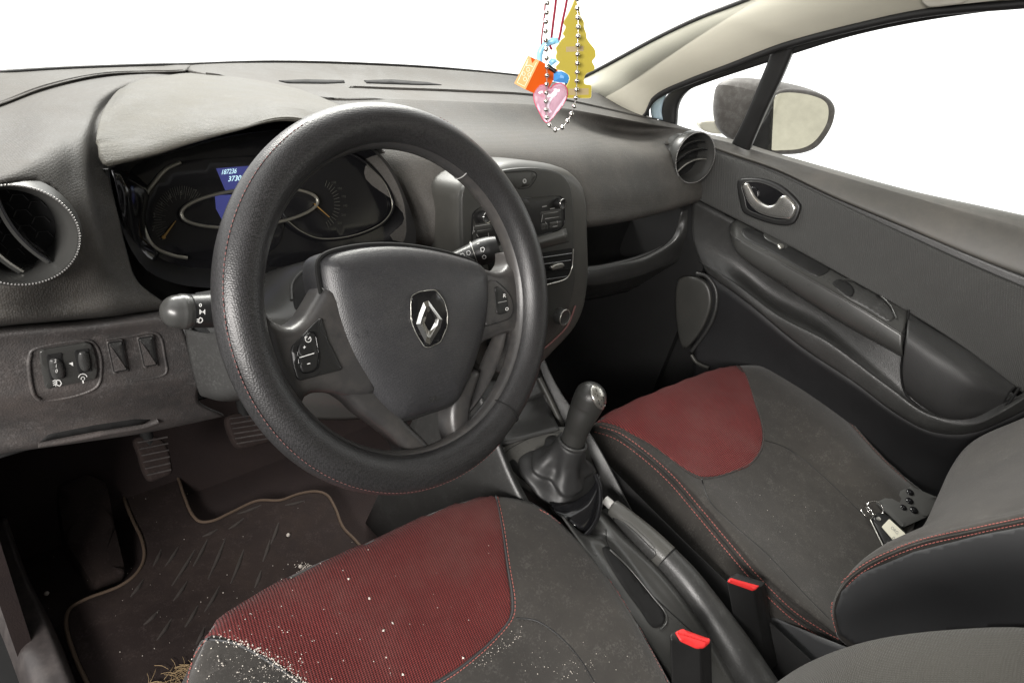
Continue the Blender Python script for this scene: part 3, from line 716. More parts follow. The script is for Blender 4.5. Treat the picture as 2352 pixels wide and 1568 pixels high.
# ------------------------------------------------------------------ instrument cluster
clu = Plane((-.35, .255, .78), (0, -math.cos(R(24)), math.sin(R(24))))
bk = clu.up(-.012)
cl = pillow('instrument_cluster', [(300, 390), (420, 335), (560, 295), (760, 290), (880, 345), (950, 470), (930, 560), (860, 610), (600, 625), (400, 618), (330, 560)], bk, .001, .001, M['gloss'], dash, depth=.05, smooth=True)
LL = [(470, 598), (430, 592), (396, 586), (353, 566), (331, 526), (328, 483), (335, 447), (355, 418), (382, 389), (414, 373), (450, 366), (520, 362), (600, 358), (640, 380), (640, 560), (560, 596)]
RL = [(772, 347), (806, 354), (844, 377), (882, 415), (898, 448), (903, 478), (886, 507), (848, 530), (789, 547), (730, 549), (688, 532), (659, 509), (640, 470), (660, 400), (710, 355)]
def ringp(pts, r, m, name, h, closed=True, flat=1): return tube(name, [clu.up(h).hit(a, b_)[0] for a, b_ in cr(pts, 70, closed)], r, m, cl, closed=closed, n=90, seg=8)
pillow('rev_counter_lens', LL, clu.up(-.010), .0006, .0005, M['gloss'], cl, depth=.002)
pillow('speedometer_lens', RL, clu.up(-.010), .0006, .0005, M['gloss'], cl, depth=.002)
ringp(LL[1:10], .0022, M['gauge_ring'], 'gauge_bezel', -.006, closed=False)
ringp(RL, .0026, M['gloss'], 'gauge_bezel', -.006); ringp([(x+(x-790)*-.02, y+(y-450)*-.02) for x, y in RL[2:12]], .0007, M['gauge_ring'], 'gauge_bezel_edge', -.004, closed=False)
CE = [(573+158*math.cos(t)*math.cos(-.10)-43*math.sin(t)*math.sin(-.10), 477+158*math.cos(t)*math.sin(-.10)+43*math.sin(t)*math.cos(-.10)) for t in np.linspace(0, 2*math.pi, 24, endpoint=False)]
pillow('centre_display_lens', CE, clu.up(-.006), .001, .001, M['gloss'], cl, depth=.004)
ringp(CE, .0022, M['gauge_ring'], 'centre_display_ring', -.004)
scr = pillow('odometer_screen', [(497, 387), (640, 376), (650, 438), (518, 437)], clu.up(-.008), .0004, 0, M['screen'], cl, smooth=False, depth=.001)
pillow('trip_screen', [(494, 449), (620, 443), (625, 512), (512, 508), (497, 480)], clu.up(-.004), .0004, 0, M['screen'], cl, smooth=False, depth=.001)
dg = Marks(clu.up(-.0074), 0); dg.text('187236', 507, 401, 11, ux=(.76, -.07), uy=(.22, -1), bold=.01); dg.text('3730.7', 523, 417, 12, ux=(.88, -.08), uy=(.2, -1), bold=.01); dg.build('screen_digits', M['digits'], scr)
tk = Marks(clu.up(-.0088), 0)
for i in range(37):
    a = R(215-i*5.0); tk.stroke([(418+72*math.cos(a)*.9, 505-78*math.sin(a)), (418+(52 if i % 3 else 42)*math.cos(a)*.9, 505-(58 if i % 3 else 48)*math.sin(a))], 1.0)
for s_, x, y in (('1', 374, 552), ('5', 390, 457), ('6', 416, 448), ('7', 448, 447), ('4', 370, 474), ('3', 354, 500), ('2', 352, 530)): tk.text(s_, x-4, y, 11, ux=(.9, -.05), uy=(.1, -1))
tk.build('gauge_scale', M['dimprint'], cl); tk = Marks(clu.up(-.0088), 0)
for i in range(16):
    a = R(70-i*9); tk.stroke([(735+46*math.cos(a), 470-58*math.sin(a)), (735+33*math.cos(a), 470-44*math.sin(a))], 1.3)
for i in range(7):
    a = R(60-i*20); tk.text(str(130+i*20), 735+52*math.cos(a), 475-62*math.sin(a), 5)
tk.build('gauge_scale', M['dimprint'], cl)
nd = MB(); nd.tube([clu.up(-.006).hit(374, 547)[0], clu.up(-.006).hit(404, 507)[0]], [.0013, .0004], n=6, seg=6); nd.ball(clu.up(-.006).hit(376, 545)[0], .0021)
nd.build('needle', M['needle'], cl)
nd = MB(); nd.tube([clu.up(-.003).hit(722, 468)[0], clu.up(-.003).hit(757, 499)[0]], [.0009, .0005], n=6, seg=6); nd.build('needle', M['needle'], cl)
slab('cluster_back', [(-.54, .345), (-.18, .345), (-.18, .36), (-.54, .36)], .62, .857, M['matt_black'], dash)
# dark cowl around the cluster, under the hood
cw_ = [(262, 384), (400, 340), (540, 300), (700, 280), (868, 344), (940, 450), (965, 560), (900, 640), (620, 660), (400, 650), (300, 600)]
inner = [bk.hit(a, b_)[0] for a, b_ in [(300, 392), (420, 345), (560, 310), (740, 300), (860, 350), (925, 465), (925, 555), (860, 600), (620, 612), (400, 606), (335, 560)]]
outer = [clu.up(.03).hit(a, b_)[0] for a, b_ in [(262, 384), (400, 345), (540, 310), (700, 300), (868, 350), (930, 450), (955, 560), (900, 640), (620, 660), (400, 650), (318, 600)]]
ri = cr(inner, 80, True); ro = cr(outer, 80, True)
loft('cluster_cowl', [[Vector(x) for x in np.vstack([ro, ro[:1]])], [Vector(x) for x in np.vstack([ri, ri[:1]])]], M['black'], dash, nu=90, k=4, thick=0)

# ------------------------------------------------------------------ round air vents
def vent(name, C, N, r, label, slats, slat_rot, bars, fl=1.05):
    pl = Plane(C, N); v = None
    def circ(rr, h, n=48): return [pl.to3(rr*math.cos(t), rr*math.sin(t), h) for t in np.linspace(0, 2*math.pi, n, endpoint=False)]
    def lathe(nm, prof, m, par):
        rows = [circ(a, h)+[pl.to3(a, 0, h)] for a, h in prof]
        vs = []; fs = []; uv = []
        for i, rw_ in enumerate(rows):
            for j, q in enumerate(rw_): vs.append(q); uv.append((j*.006, i*.004))
        m_ = len(rows[0])
        for i in range(len(rows)-1):
            for j in range(m_-1): fs.append((i*m_+j, i*m_+j+1, (i+1)*m_+j+1, (i+1)*m_+j))
        return mk(nm, vs, fs, m, par, uv, auto=60)
    v = lathe(name, [(r*fl, -.012 if fl > 1.06 else -.02), (r*1.03, .003), (r*1.0, .006), (r*.97, .006), (r*.95, .003), (r*.91, -.001), (r*.865, -.008), (r*.84, -.012), (r*.83, -.06)], M['plastic_smooth'], dash)
    if label: v['label'] = label
    lathe('vent_cavity', [(r*.84, -.04), (r*.4, -.04), (.0001, -.05)], M['matt_black'], v)
    tr = MB()
    for i in range(110):
        t = 2*math.pi*i/110; tr.ball(pl.to3(r*1.0*math.cos(t), r*1.0*math.sin(t), .0075), .0009*r/.0402, n=3)
    tr.build('crystal_trim_ring', M['crystal'], v, smooth=False, auto=None)
    # oval slats as curved fins
    for off in slats:
        c, s = math.cos(slat_rot), math.sin(slat_rot); hw = math.sqrt(max(1e-5, (.82*r)**2-off**2))
        pts = [pl.to3(c*u-s*(off+bars*(1-(u/hw)**2)), s*u+c*(off+bars*(1-(u/hw)**2)), -.012-.008*(1-(u/hw)**2)*0) for u in np.linspace(-hw, hw, 14)]
        b_ = MB(); n_ = pl.n
        vs = []; perp = (pl.ex*-s+pl.ey*c)
        for q in pts:
            vs += [q+n_*.004+perp*.0035, q-n_*.020+perp*.0015, q-n_*.020-perp*.0015, q+n_*.004-perp*.001]
        fs = []
        for i in range(13):
            for j in range(4): fs.append((i*4+j, i*4+(j+1) % 4, (i+1)*4+(j+1) % 4, (i+1)*4+j))
        b_.add(vs, fs); sl_ = b_.build('vent_slat', M['plastic_smooth'], v, auto=30)
        tube('slat_edge', [q+n_*.0045 for q in pts], .0012*r/.04, M['satin'] if off == slats[0] else M['gloss'], sl_, n=20, seg=8)
    return v, pl
def cut_hole(o, C, N, r):
    import bmesh
    bm = bmesh.new(); bm.from_mesh(o.data); off = wloc(o); pl = Plane(C, N); kill = []
    for f in bm.faces:
        q = f.calc_center_median()+off; x, y = pl.to2(q)
        if math.hypot(x, y) < r and abs((q-pl.p).dot(pl.n)) < .04: kill.append(f)
    bmesh.ops.delete(bm, geom=kill, context='FACES'); bm.to_mesh(o.data); bm.free()
Nl = (CAM-P(42, 538, .49)).normalized()
Nl = (Nl+Vector((.12, -.25, -.15))).normalized()
CR_ = P(1593, 362, 1.382)
cut_hole(pod, P(38, 538, .468), Nl, .043); cut_hole(main, CR_, (-.36, -.92, .15), .056)
v1, plL = vent('air_vent', P(40, 538, .462), Nl, .0386, 'large round air vent of the driver side, hexagon grid and silver edged vanes', (.013, -.007), R(112), .006, 1.16)
vent('air_vent', CR_, (-.36, -.92, .15), .057, 'round air vent at the passenger end beside the window', (-.020, .002, .022), R(25), .01, 1.02)
# hexagon mesh behind the left vanes
hx = MB()
for i in range(-6, 7):
    for j in range(-6, 7):
        x = i*.011; y = (j+(.5 if i % 2 else 0))*.0127
        if math.hypot(x, y) < .030:
            for k_ in range(3):
                a = R(60*k_); b_ = R(60*k_+60); hx.tube([plL.to3(x+.0062*math.cos(a), y+.0062*math.sin(a), -.038), plL.to3(x+.0062*math.cos(b_), y+.0062*math.sin(b_), -.038)], .0004, n=2, seg=4)
hx.build('hexagon_grid', M['black'], v1, smooth=False, auto=None)
mv = Marks(plL.up(-.002), 0)

# ------------------------------------------------------------------ centre stack
ST = Plane((0, .165, .82), (0, -math.cos(R(13)), math.sin(R(13))))
SO = [(1036, 470), (1035, 446), (1040, 426), (1056, 408), (1092, 390), (1150, 370), (1222, 370), (1287, 386), (1316, 414), (1327, 451), (1331, 532), (1333, 623), (1322, 700), (1300, 750), (1256, 800), (1200, 850), (1120, 870), (1080, 860), (1064, 760), (1042, 600)]
stk = pillow('centre_stack', SO, ST.up(-.03), .03, .022, M['stack'], dash, depth=.06, n=90)
SI = [(1060, 470), (1061, 446), (1069, 426), (1094, 409), (1163, 390), (1238, 386), (1287, 398), (1306, 420), (1315, 460), (1318, 560), (1320, 640), (1308, 700), (1285, 750), (1245, 795), (1190, 835), (1120, 850), (1092, 830), (1074, 700), (1062, 560)]
stf = pillow('stack_fascia', SI, ST.up(.0005), .0015, .004, M['stack_face'], stk, depth=.006, n=90)
SF = ST.up(.002)
hz = pillow('hazard_button', [(1150, 399), (1226, 397), (1231, 404), (1216, 427), (1190, 432), (1150, 434)], SF, .0012, .002, M['stack_face'], stk, smooth=False, rnd=6, depth=.003)
tube('button_gap', [SF.hit(a, b_)[0] for a, b_ in [(1150, 397), (1227, 395), (1233, 403), (1217, 429), (1190, 434)]], .0006, M['matt_black'], stk, n=40, seg=6)
h2 = Marks(SF.up(.0016), 0); h2.arc(1205, 416, 3, 4, 0, 360, 3); h2.build('hazard_light', M['white'], hz)
rad = pillow('radio', [(1084, 492), (1098, 479), (1200, 457), (1285, 450), (1294, 458), (1296, 512), (1286, 527), (1240, 540), (1150, 556), (1086, 566)], SF.up(-.001), .0015, .001, M['black'], dash, smooth=False, rnd=9, depth=.004)
RF = SF.up(.0008)
tube('radio_edge', [RF.hit(a, b_)[0] for a, b_ in rounded([(1084, 492), (1098, 478), (1200, 456), (1285, 449), (1295, 458), (1297, 512), (1287, 528), (1240, 541), (1150, 558), (1085, 568)], 9)], .0007, M['gloss'], rad, closed=True, n=90, seg=6)
def knob(name, cx, cy, r, pl_, h, m, par, ringm=None, sq=1):
    C_ = pl_.hit(cx, cy)[0]; q = Plane(C_, pl_.n); prof = [(1.0, -.002), (1.0, h*.3), (.96, h*.85), (.84, h), (.8, h*.97), (.4, h*.92), (.0001, h*.9)]
    vs = []; fs = []; n = 28
    for a, hh in prof:
        for j in range(n): vs.append(q.to3(r*a*math.cos(2*math.pi*j/n), r*a*math.sin(2*math.pi*j/n), hh))
    for i in range(len(prof)-1):
        for j in range(n): fs.append((i*n+j, i*n+(j+1) % n, (i+1)*n+(j+1) % n, (i+1)*n+j))
    o = mk(name, vs, fs, m, par, auto=40)
    if ringm:
        tube('knob_ring', [q.to3(r*.93*math.cos(t), r*.93*math.sin(t), h*.93) for t in np.linspace(0, 2*math.pi, 24, endpoint=False)], r*.09, ringm, o, closed=True, n=40, seg=6)
    return o
knob('radio_knob', 1281, 466, .0085, RF, .012, M['black'], rad, M['chrome'])
knob('radio_knob', 1107, 497, .0085, RF, .012, M['black'], rad, M['chrome'])
rm = Marks(RF, .0006)
for x, y, w_ in ((1250, 474, 10), (1268, 479, 10), (1260, 505, 0),): 
    if w_: rm.stroke([(x-w_/2, y+1), (x+w_/2, y-1)], 2.2)
for dx, dy in ((0, 0), (-158, 28)):
    if dx: rm.build('radio_print', M['greyprint'], rad); rm = Marks(RF, .0006)
    rm.stroke([(1246+dx, 503+dy), (1284+dx, 497+dy)], 2.4); rm.stroke([(1246+dx, 492+dy), (1284+dx, 486+dy)], 1.2); rm.stroke([(1246+dx, 492+dy), (1243+dx, 510+dy)], 1.2)
    rm.stroke([(1266+dx, 520+dy), (1279+dx, 518+dy)], 3.2); rm.stroke([(1279+dx, 507+dy), (1280+dx, 517+dy)], 1.4); rm.stroke([(1252+dx, 510+dy), (1256+dx, 516+dy)], 1.6)
rm.build('radio_print', M['greyprint'], rad)
bts = MB()
# radio buttons
for q in ([(1242, 487), (1288, 480), (1289, 503), (1243, 511)], [(1086, 517), (1130, 509), (1131, 530), (1088, 538)], [(1243, 514), (1258, 512), (1259, 526), (1244, 529)], [(1262, 511), (1290, 507), (1289, 521), (1263, 525)]):
    pillow('radio_button', q, RF, .0006, .001, M['plastic_smooth'], rad, smooth=False, rnd=3, depth=.001)
# ledge below the radio that catches the light
loft('radio_ledge', [[SF.up(.0).hit(a, b_)[0] for a, b_ in [(1090, 574), (1200, 552), (1300, 524)]], [SF.up(.006).hit(a, b_)[0] for a, b_ in [(1088, 590), (1200, 568), (1304, 540)]], [SF.up(.002).hit(a, b_)[0] for a, b_ in [(1088, 600), (1200, 580), (1306, 556)]]], M['stack'], stk, nu=20, k=6)
# centre vent
cv = pillow('centre_vent', [(1120, 600), (1316, 569), (1314, 616), (1303, 636), (1258, 651), (1130, 680)], SF.up(.0002), .0006, .0005, M['matt_black'], dash, smooth=False, rnd=6, depth=.003)
tube('vent_edge', [SF.up(.003).hit(a, b_)[0] for a, b_ in [(1240, 657), (1262, 652), (1303, 637), (1313, 617), (1317, 572)]], .0012, M['satin'], cv, n=40, seg=8)
for y0 in (588, 604, 622, 640):
    b_ = MB(); A = SF.up(.002); B = SF.up(.006)
    p0, p1 = (1200, y0+10), (1312-(y0-588)*.1, y0-6)
    b_.tube([A.hit(*p0)[0], A.hit((p0[0]+p1[0])/2, (p0[1]+p1[1])/2)[0], A.hit(*p1)[0]], .0016, n=10, seg=8); b_.build('vent_slat', M['gloss'], cv)
pillow('vent_tab', [(1266, 612), (1291, 604), (1295, 609), (1292, 613), (1270, 619), (1266, 617)], SF.up(.006), .002, .001, M['satin'], cv, depth=.004)
knob('climate_knob', 1283, 724, .0155, SF, .016, M['plastic_smooth'], stk, M['satin'])
knob('climate_knob', 1133, 782, .0155, SF, .012, M['black'], stk, M['satin'])
lowp = Plane(ST.p, ST.n)
tube('stack_lower_trim', [SF.up(.001).hit(a, b_)[0] for a, b_ in [(1322, 702), (1303, 748), (1270, 783), (1250, 800)]], .0018, M['thread_dull'], stk, n=20)

# ------------------------------------------------------------------ glove shelf
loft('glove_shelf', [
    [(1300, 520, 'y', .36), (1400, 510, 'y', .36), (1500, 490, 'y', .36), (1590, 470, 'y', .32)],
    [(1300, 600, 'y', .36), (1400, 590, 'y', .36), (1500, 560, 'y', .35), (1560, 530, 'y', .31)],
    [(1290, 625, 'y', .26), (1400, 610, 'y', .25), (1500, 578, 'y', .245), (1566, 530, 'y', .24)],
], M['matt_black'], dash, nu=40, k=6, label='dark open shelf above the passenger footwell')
loft('shelf_lip', [
    [(1280, 624, 'y', .24), (1400, 609, 'y', .232), (1490, 585, 'y', .225), (1545, 545, 'y', .22), (1566, 485, 'y', .222)],
    [(1280, 630, 'y', .22), (1400, 616, 'y', .212), (1500, 590, 'y', .207), (1562, 545, 'y', .20), (1592, 478, 'y', .21)],
    [(1280, 655, 'y', .205), (1400, 646, 'y', .20), (1500, 618, 'y', .195), (1580, 574, 'y', .19), (1624, 462, 'y', .195)],
    [(1280, 666, 'y', .22), (1400, 656, 'y', .215), (1500, 626, 'y', .21), (1586, 582, 'y', .205), (1634, 470, 'y', .21)],
    [(1280, 700, 'y', .30), (1400, 680, 'y', .30), (1500, 650, 'y', .30), (1590, 600, 'y', .28), (1640, 480, 'y', .25)],
], M['door'], dash, nu=50, k=6)
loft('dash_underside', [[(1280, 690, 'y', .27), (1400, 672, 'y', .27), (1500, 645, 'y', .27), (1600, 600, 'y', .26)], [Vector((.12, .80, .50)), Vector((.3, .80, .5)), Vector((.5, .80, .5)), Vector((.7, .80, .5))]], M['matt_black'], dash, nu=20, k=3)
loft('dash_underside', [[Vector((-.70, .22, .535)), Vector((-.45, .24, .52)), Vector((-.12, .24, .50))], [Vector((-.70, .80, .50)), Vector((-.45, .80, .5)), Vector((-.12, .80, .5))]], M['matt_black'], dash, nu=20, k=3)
#PART3

# ================================================================== STEERING WHEEL
WC = Vector((-.3498, -.0177, .7752)); WT = R(30)
WP = Plane(WC, (0, -math.cos(WT), math.sin(WT))); WR = .178
wheel = thing('steering_wheel', 'black perforated leather steering wheel with grey airbag pad and diamond emblem', 'steering wheel', WC)
def torus(name, Rm, r, h, m, par, a0=0, a1=360, seg=28, fl=1.0, lump=0, N=160):
    full = abs(a1-a0) >= 360; n = N
    vs = []; uv = []; fs = []
    for i in range(n+1):
        t = R(a0+(a1-a0)*i/n)
        rr = r*(1+lump*math.sin(3*t+1)*.5+lump*math.sin(7*t)*.3)
        if isinstance(fl, (int, float)): f_ = fl
        for j in range(seg+1):
            p = 2*math.pi*j/seg; rad_ = Rm+rr*math.cos(p); vs.append(WP.to3(rad_*math.cos(t), rad_*math.sin(t), h+rr*f_*math.sin(p)))
            uv.append((Rm*t*1.0, rr*p))
    for i in range(n):
        for j in range(seg): fs.append((i*(seg+1)+j, (i+1)*(seg+1)+j, (i+1)*(seg+1)+j+1, i*(seg+1)+j+1))
    return mk(name, vs, fs, m, par, uv, auto=80)
WP.ex  # x axis: right, ey: up the wheel
rim = torus('rim_cover', WR, .0198, 0, M['rim_leather'], wheel, N=220, seg=36, fl=1.05, lump=.03)
rin = torus('inner_rim', WR-.009, .0142, -.006, M['rim_plain'], wheel, N=160, seg=20, fl=1.0)
# seams and stitches of the cover
def ringpts(Rm, r, ang, h=0, a0=0, a1=360, n=200):
    return [WP.to3((Rm+r*math.cos(ang))*math.cos(R(a)), (Rm+r*math.cos(ang))*math.sin(R(a)), h+r*1.05*math.sin(ang)) for a in np.linspace(a0, a1, n)]
st = MB(); pts = ringpts(WR, .0203, R(38), a0=118, a1=292, n=260)
for i in range(0, len(pts)-2, 2): st.tube([pts[i], pts[i+1]], .0004, n=2, seg=5)
st.build('stitching', M['thread_dull'], rim); st = MB(); pts = ringpts(WR, .0203, R(20), a0=-20, a1=70, n=140)
for i in range(0, len(pts)-2, 2): st.tube([pts[i], pts[i+1]], .0004, n=2, seg=5)
st.build('stitching', M['thread_dull'], rim)
tube('cover_seam', ringpts(WR, .0199, R(38), a0=116, a1=294, n=120), .0005, M['black'], rim, n=160, seg=6)
tube('cover_edge', ringpts(WR, .0200, R(186), a0=-74, a1=60, n=80), .0012, M['gloss'], rim, n=120, seg=8)
a_ = R(-58); tube('cover_join', [WP.to3((WR+.0203*math.cos(t))*math.cos(a_), (WR+.0203*math.cos(t))*math.sin(a_), .0203*1.05*math.sin(t)) for t in np.linspace(R(20), R(200), 14)], .0007, M['matt_black'], rim, n=24, seg=6)
a_ = R(52); tube('rim_join', [WP.to3((WR-.009+.0145*math.cos(t))*math.cos(a_), (WR-.009+.0145*math.cos(t))*math.sin(a_), -.006+.0145*math.sin(t)) for t in np.linspace(R(90), R(240), 14)], .0006, M['greyprint'], rin, n=24, seg=6)
# spoke frame: one moulded piece with webs
HB = WP.up(-.012)
left = pillow('left_spoke', [(590, 690), (612, 726), (634, 743), (661, 749), (688, 732), (716, 690), (742, 655), (800, 700), (830, 800), (860, 900), (800, 912), (760, 903), (712, 903), (692, 915), (686, 940), (640, 900), (596, 800)], HB.up(-.004), .012, .012, M['rim_plain'], wheel, depth=.02, n=70)
right = pillow('right_spoke', [(1060, 590), (1083, 607), (1110, 619), (1135, 625), (1153, 618), (1163, 600), (1164, 575), (1200, 600), (1215, 700), (1212, 790), (1190, 860), (1168, 860), (1172, 800), (1171, 764), (1150, 768), (1108, 783), (1080, 800), (1030, 740), (1020, 640)], HB.up(-.004), .012, .010, M['rim_plain'], wheel, depth=.02, n=70)
lowl = pillow('lower_spoke', [(760, 890), (800, 925), (821, 946), (879, 989), (911, 1020), (922, 1048), (925, 1070), (1000, 1075), (1003, 1050), (990, 1030), (965, 1003), (930, 968), (900, 930), (850, 880), (800, 850)], HB.up(-.006), .010, .009, M['rim_plain'], wheel, depth=.016, n=70)
lowr = pillow('lower_spoke', [(1040, 890), (1029, 927), (1026, 970), (1032, 1005), (1046, 1040), (1060, 1040), (1085, 1015), (1075, 990), (1072, 960), (1075, 925), (1085, 890), (1095, 850), (1070, 850)], HB.up(-.008), .010, .008, M['rim_plain'], wheel, depth=.016, n=60)
# bright web on the lower right inner rim
loft('rim_web', [[WP.to3((WR-.030)*math.cos(R(a)), (WR-.030)*math.sin(R(a)), -.012) for a in np.linspace(-70, -14, 12)], [WP.to3((WR-.034-.012*math.sin(math.pi*(a+70)/56)**2)*math.cos(R(a)), (WR-.034-.012*math.sin(math.pi*(a+70)/56)**2)*math.sin(R(a)), -.024) for a in np.linspace(-70, -14, 12)]], M['rim_plain'], wheel, nu=30, k=4, thick=.004)
# hub pad
PADO = [(728, 612), (731, 598), (745, 584), (800, 568), (880, 561), (960, 567), (1040, 584), (1092, 603), (1110, 622), (1117, 670), (1112, 735), (1096, 800), (1068, 880), (1047, 918), (1030, 930), (985, 946), (935, 962), (908, 964), (885, 952), (840, 905), (790, 830), (758, 755), (738, 680)]
pad = pillow('airbag_pad', PADO, WP.up(-.016), .014, .024, M['pad'], wheel, depth=.03, n=110, crown=.011)
tube('pad_gap', [HB.up(.0005).hit(a, b_)[0] for a, b_ in cr([(x, y) for x, y in PADO], 90, True)], .0022, M['matt_black'], wheel, closed=True, n=120, seg=6)
sp_ = Surf(pad)
# crease that runs down the left of the pad
0 and seam('pad_crease', [(800, 615), (808, 690), (832, 780), (872, 860), (920, 920)], sp_, .0016, M['pad'], pad, lift=-.0011)
# emblem
EC = sp_.hit(988, 735)
EP = Plane(EC[0]+WP.n*.0005, WP.n)
eo = [(944, 680), (962, 670), (1000, 665), (1020, 690), (1028, 720), (1027, 750), (1012, 785), (985, 798), (975, 797), (955, 765), (944, 735)]
emb = pillow('emblem', eo, EP, .0015, .002, M['gloss'], pad, smooth=False, rnd=7, depth=.004, label='black hexagonal badge with a chrome diamond')
tube('emblem_edge', [EP.up(.001).hit(a, b_)[0] for a, b_ in rounded(eo, 7)], .0005, M['satin'], emb, closed=True, n=80, seg=6)
E2 = EP.up(.0016); 
O_ = [(984, 692), (1015, 735), (986, 789), (957, 745)]   # outer diamond: top, right, bottom, left
TL = (972, 698); BR = (1014, 770)
# folded diamond band: bevelled facets
def facets(outer, innr, h0, h1, nm):
    b_ = MB(); n = len(outer)
    o3 = [E2.up(h0).hit(*p)[0] for p in outer]; i3 = [E2.up(h0).hit(*p)[0] for p in innr]
    md = [E2.up(h1).hit((p[0]+q[0])/2, (p[1]+q[1])/2)[0] for p, q in zip(outer, innr)]
    vs = o3+md+i3; fs = []
    for i in range(n):
        j = (i+1) % n; fs += [(i, j, n+j, n+i), (n+i, n+j, 2*n+j, 2*n+i)]
    b_.add(vs, fs); return b_.build(nm, M['chrome'], emb, smooth=False, auto=None)
DO = [(973, 694), (984, 690), (1016, 734), (1012, 752), (988, 791), (977, 786), (956, 744), (962, 722)]
DI = [(975, 722), (981, 716), (1001, 736), (999, 747), (983, 765), (980, 768), (971, 745), (974, 738)]
facets(DO, [(983, 718), (987, 714), (1000, 733), (998, 741), (988, 760), (984, 758), (975, 742), (977, 735)], 0, .0035, 'diamond_emblem')
# embossed horn symbol and lettering
em = Marks(sp_, .0006)
em.stroke([(816, 766), (822, 774), (840, 774)], 1.6); em.stroke([(822, 768), (838, 760), (843, 763), (838, 772), (822, 776)], 1.4, n=16); em.build('embossed_mark', M['pad'], pad)
em = Marks(sp_, .0006); em.text('AIRBAG', 1042, 912-2, 9, ux=(.9, -.13), uy=(.1, -1)); 
em.v = []; em.f = []
em.text('SRS', 1040, 989, 13)
em.v = []; em.f = []
em.text('SRS', 1038, 925, 12); em.v = []; em.f = []
em.text('SRS', 1010-4, 925-1, 14, ux=(.95, -.2), uy=(.05, -1)); em.v = []; em.f = []
em.text('SRS', 982, 925, 14, ux=(.95, -.16), uy=(.12, -1)); em.build('embossed_mark', M['greyprint'], pad).data.materials[0] = M['plastic_smooth']
# button pods
BL = HB.up(.0035)
bl = pillow('button_panel', [(668, 800), (700, 765), (738, 728), (752, 780), (785, 845), (782, 850), (720, 866), (690, 874), (682, 868), (674, 840)], BL.up(.0062), .0008, .002, M['black'], wheel, smooth=False, rnd=8, depth=.008)
BB = BL.up(.008)
b1 = pillow('cruise_button', [(684, 800), (700, 772), (710, 764), (722, 765), (731, 820), (728, 845), (715, 853), (696, 856), (690, 845)], BB, .0008, .002, M['black'], bl, smooth=False, rnd=9, depth=.0015)
tube('button_outline', [BB.up(.0002).hit(a, b_)[0] for a, b_ in rounded([(682, 800), (699, 770), (709, 762), (724, 763), (733, 820), (730, 847), (716, 855), (695, 858), (688, 846)], 9)], .0004, M['gloss'], bl, closed=True, n=70, seg=6)
mm = Marks(BB.up(.001), 0)
mm.stroke([(688, 821), (721, 811)], 1.8); mm.text('+', 695, 802, 9, ux=(1, -.1), uy=(.1, -1), bold=.02); mm.stroke([(706, 836), (712, 834)], 2); mm.arc(708, 779, 6.5, 6.5, -60, 250, 1.6); mm.stroke([(708, 779), (713, 773)], 1.6); mm.stroke([(703, 772), (700, 776)], 1.5)
mm.build('button_symbols', M['white'], b1)
br = pillow('button_panel', [(1116, 655), (1122, 642), (1140, 644), (1166, 668), (1179, 690), (1180, 715), (1173, 732), (1150, 742), (1117, 752), (1105, 700)], BL.up(.0045), .001, .003, M['rim_plain'], wheel, smooth=False, rnd=10, depth=.006)
tube('panel_outline', [BL.up(.0052).hit(a, b_)[0] for a, b_ in [(1140, 646), (1164, 668), (1176, 690), (1178, 715), (1170, 730), (1150, 738), (1112, 750)]], .0005, M['matt_black'], br, n=50, seg=6)
b2 = pillow('radio_button', [(1136, 662), (1141, 657), (1152, 664), (1164, 680), (1168, 712), (1162, 719), (1147, 723), (1141, 719)], BL.up(.0062), .0008, .0015, M['black'], br, smooth=False, rnd=5, depth=.0015)
mm = Marks(BL.up(.0073), 0); mm.text('R', 1155, 683, 8, ux=(1, -.05), uy=(.05, -1), bold=.02); mm.text('O', 1160, 713, 7, ux=(1, -.05), uy=(.05, -1), bold=.02); mm.build('button_letters', M['white'], b2)
mm = Marks(BL.up(.0072), 0); mm.stroke([(1144, 695), (1164, 691)], 1.3); mm.build('button_divider', M['greyprint'], b2)

# ================================================================== COLUMN, STALKS
colm = thing('steering_column', 'grey steering column shroud behind the wheel', 'column shroud', (-.36, .12, .72))
CY = Plane((-.36, .125, .73), (0, -1, .25))
shr = loft('column_shroud', [
    [(600, 625, .76), (680, 605, .75), (760, 585, .76), (880, 580, .78), (1010, 590, .80)],
    [(600, 640, .72), (680, 612, .71), (760, 592, .72), (880, 590, .74), (1010, 600, .77)],
    [(598, 690, .67), (680, 680, .68), (760, 660, .69), (880, 660, .72), (1010, 660, .75)],
    [(590, 740, .64), (680, 760, .66), (760, 760, .68), (880, 760, .71), (1000, 760, .75)],
    [(500, 770, .655), (560, 850, .66), (700, 900, .69), (860, 900, .73), (1000, 880, .77)],
    [(480, 905, .70), (540, 915, .71), (700, 960, .74), (860, 960, .78), (1000, 930, .82)]], M['plastic_smooth'], colm, nu=50, k=6)
# opening beside the shroud for the stalk
scol = Surf(shr)
decal('stalk_opening', [(672, 672), (676, 650), (700, 625), (735, 606), (752, 604), (742, 650), (700, 700), (680, 712)], scol, .0012, M['matt_black'], colm, step=8)
seam('opening_edge', [(670, 690), (671, 655), (690, 628), (730, 604), (770, 592)], scol, .0022, M['plastic_smooth'], colm, lift=.0005)
loft('lower_shroud', [[(424, 756, .635), (470, 765, .62), (530, 760, .60)], [(436, 830, .65), (480, 835, .63), (540, 830, .61)], [(456, 900, .665), (500, 912, .645), (560, 905, .63)], [(470, 912, .70), (520, 922, .70), (580, 915, .70)]], M['plastic'], colm, nu=20, k=6)
def stalk(name, label, p0, p1, r0, r1, prof, tilt=(0, 0, 1)):
    o = thing(name, label, 'stalk', p1); a = (p1-p0); L = a.length; a.normalize()
    return o
s0 = P(520, 712, .548); s1 = P(398, 716, .515)
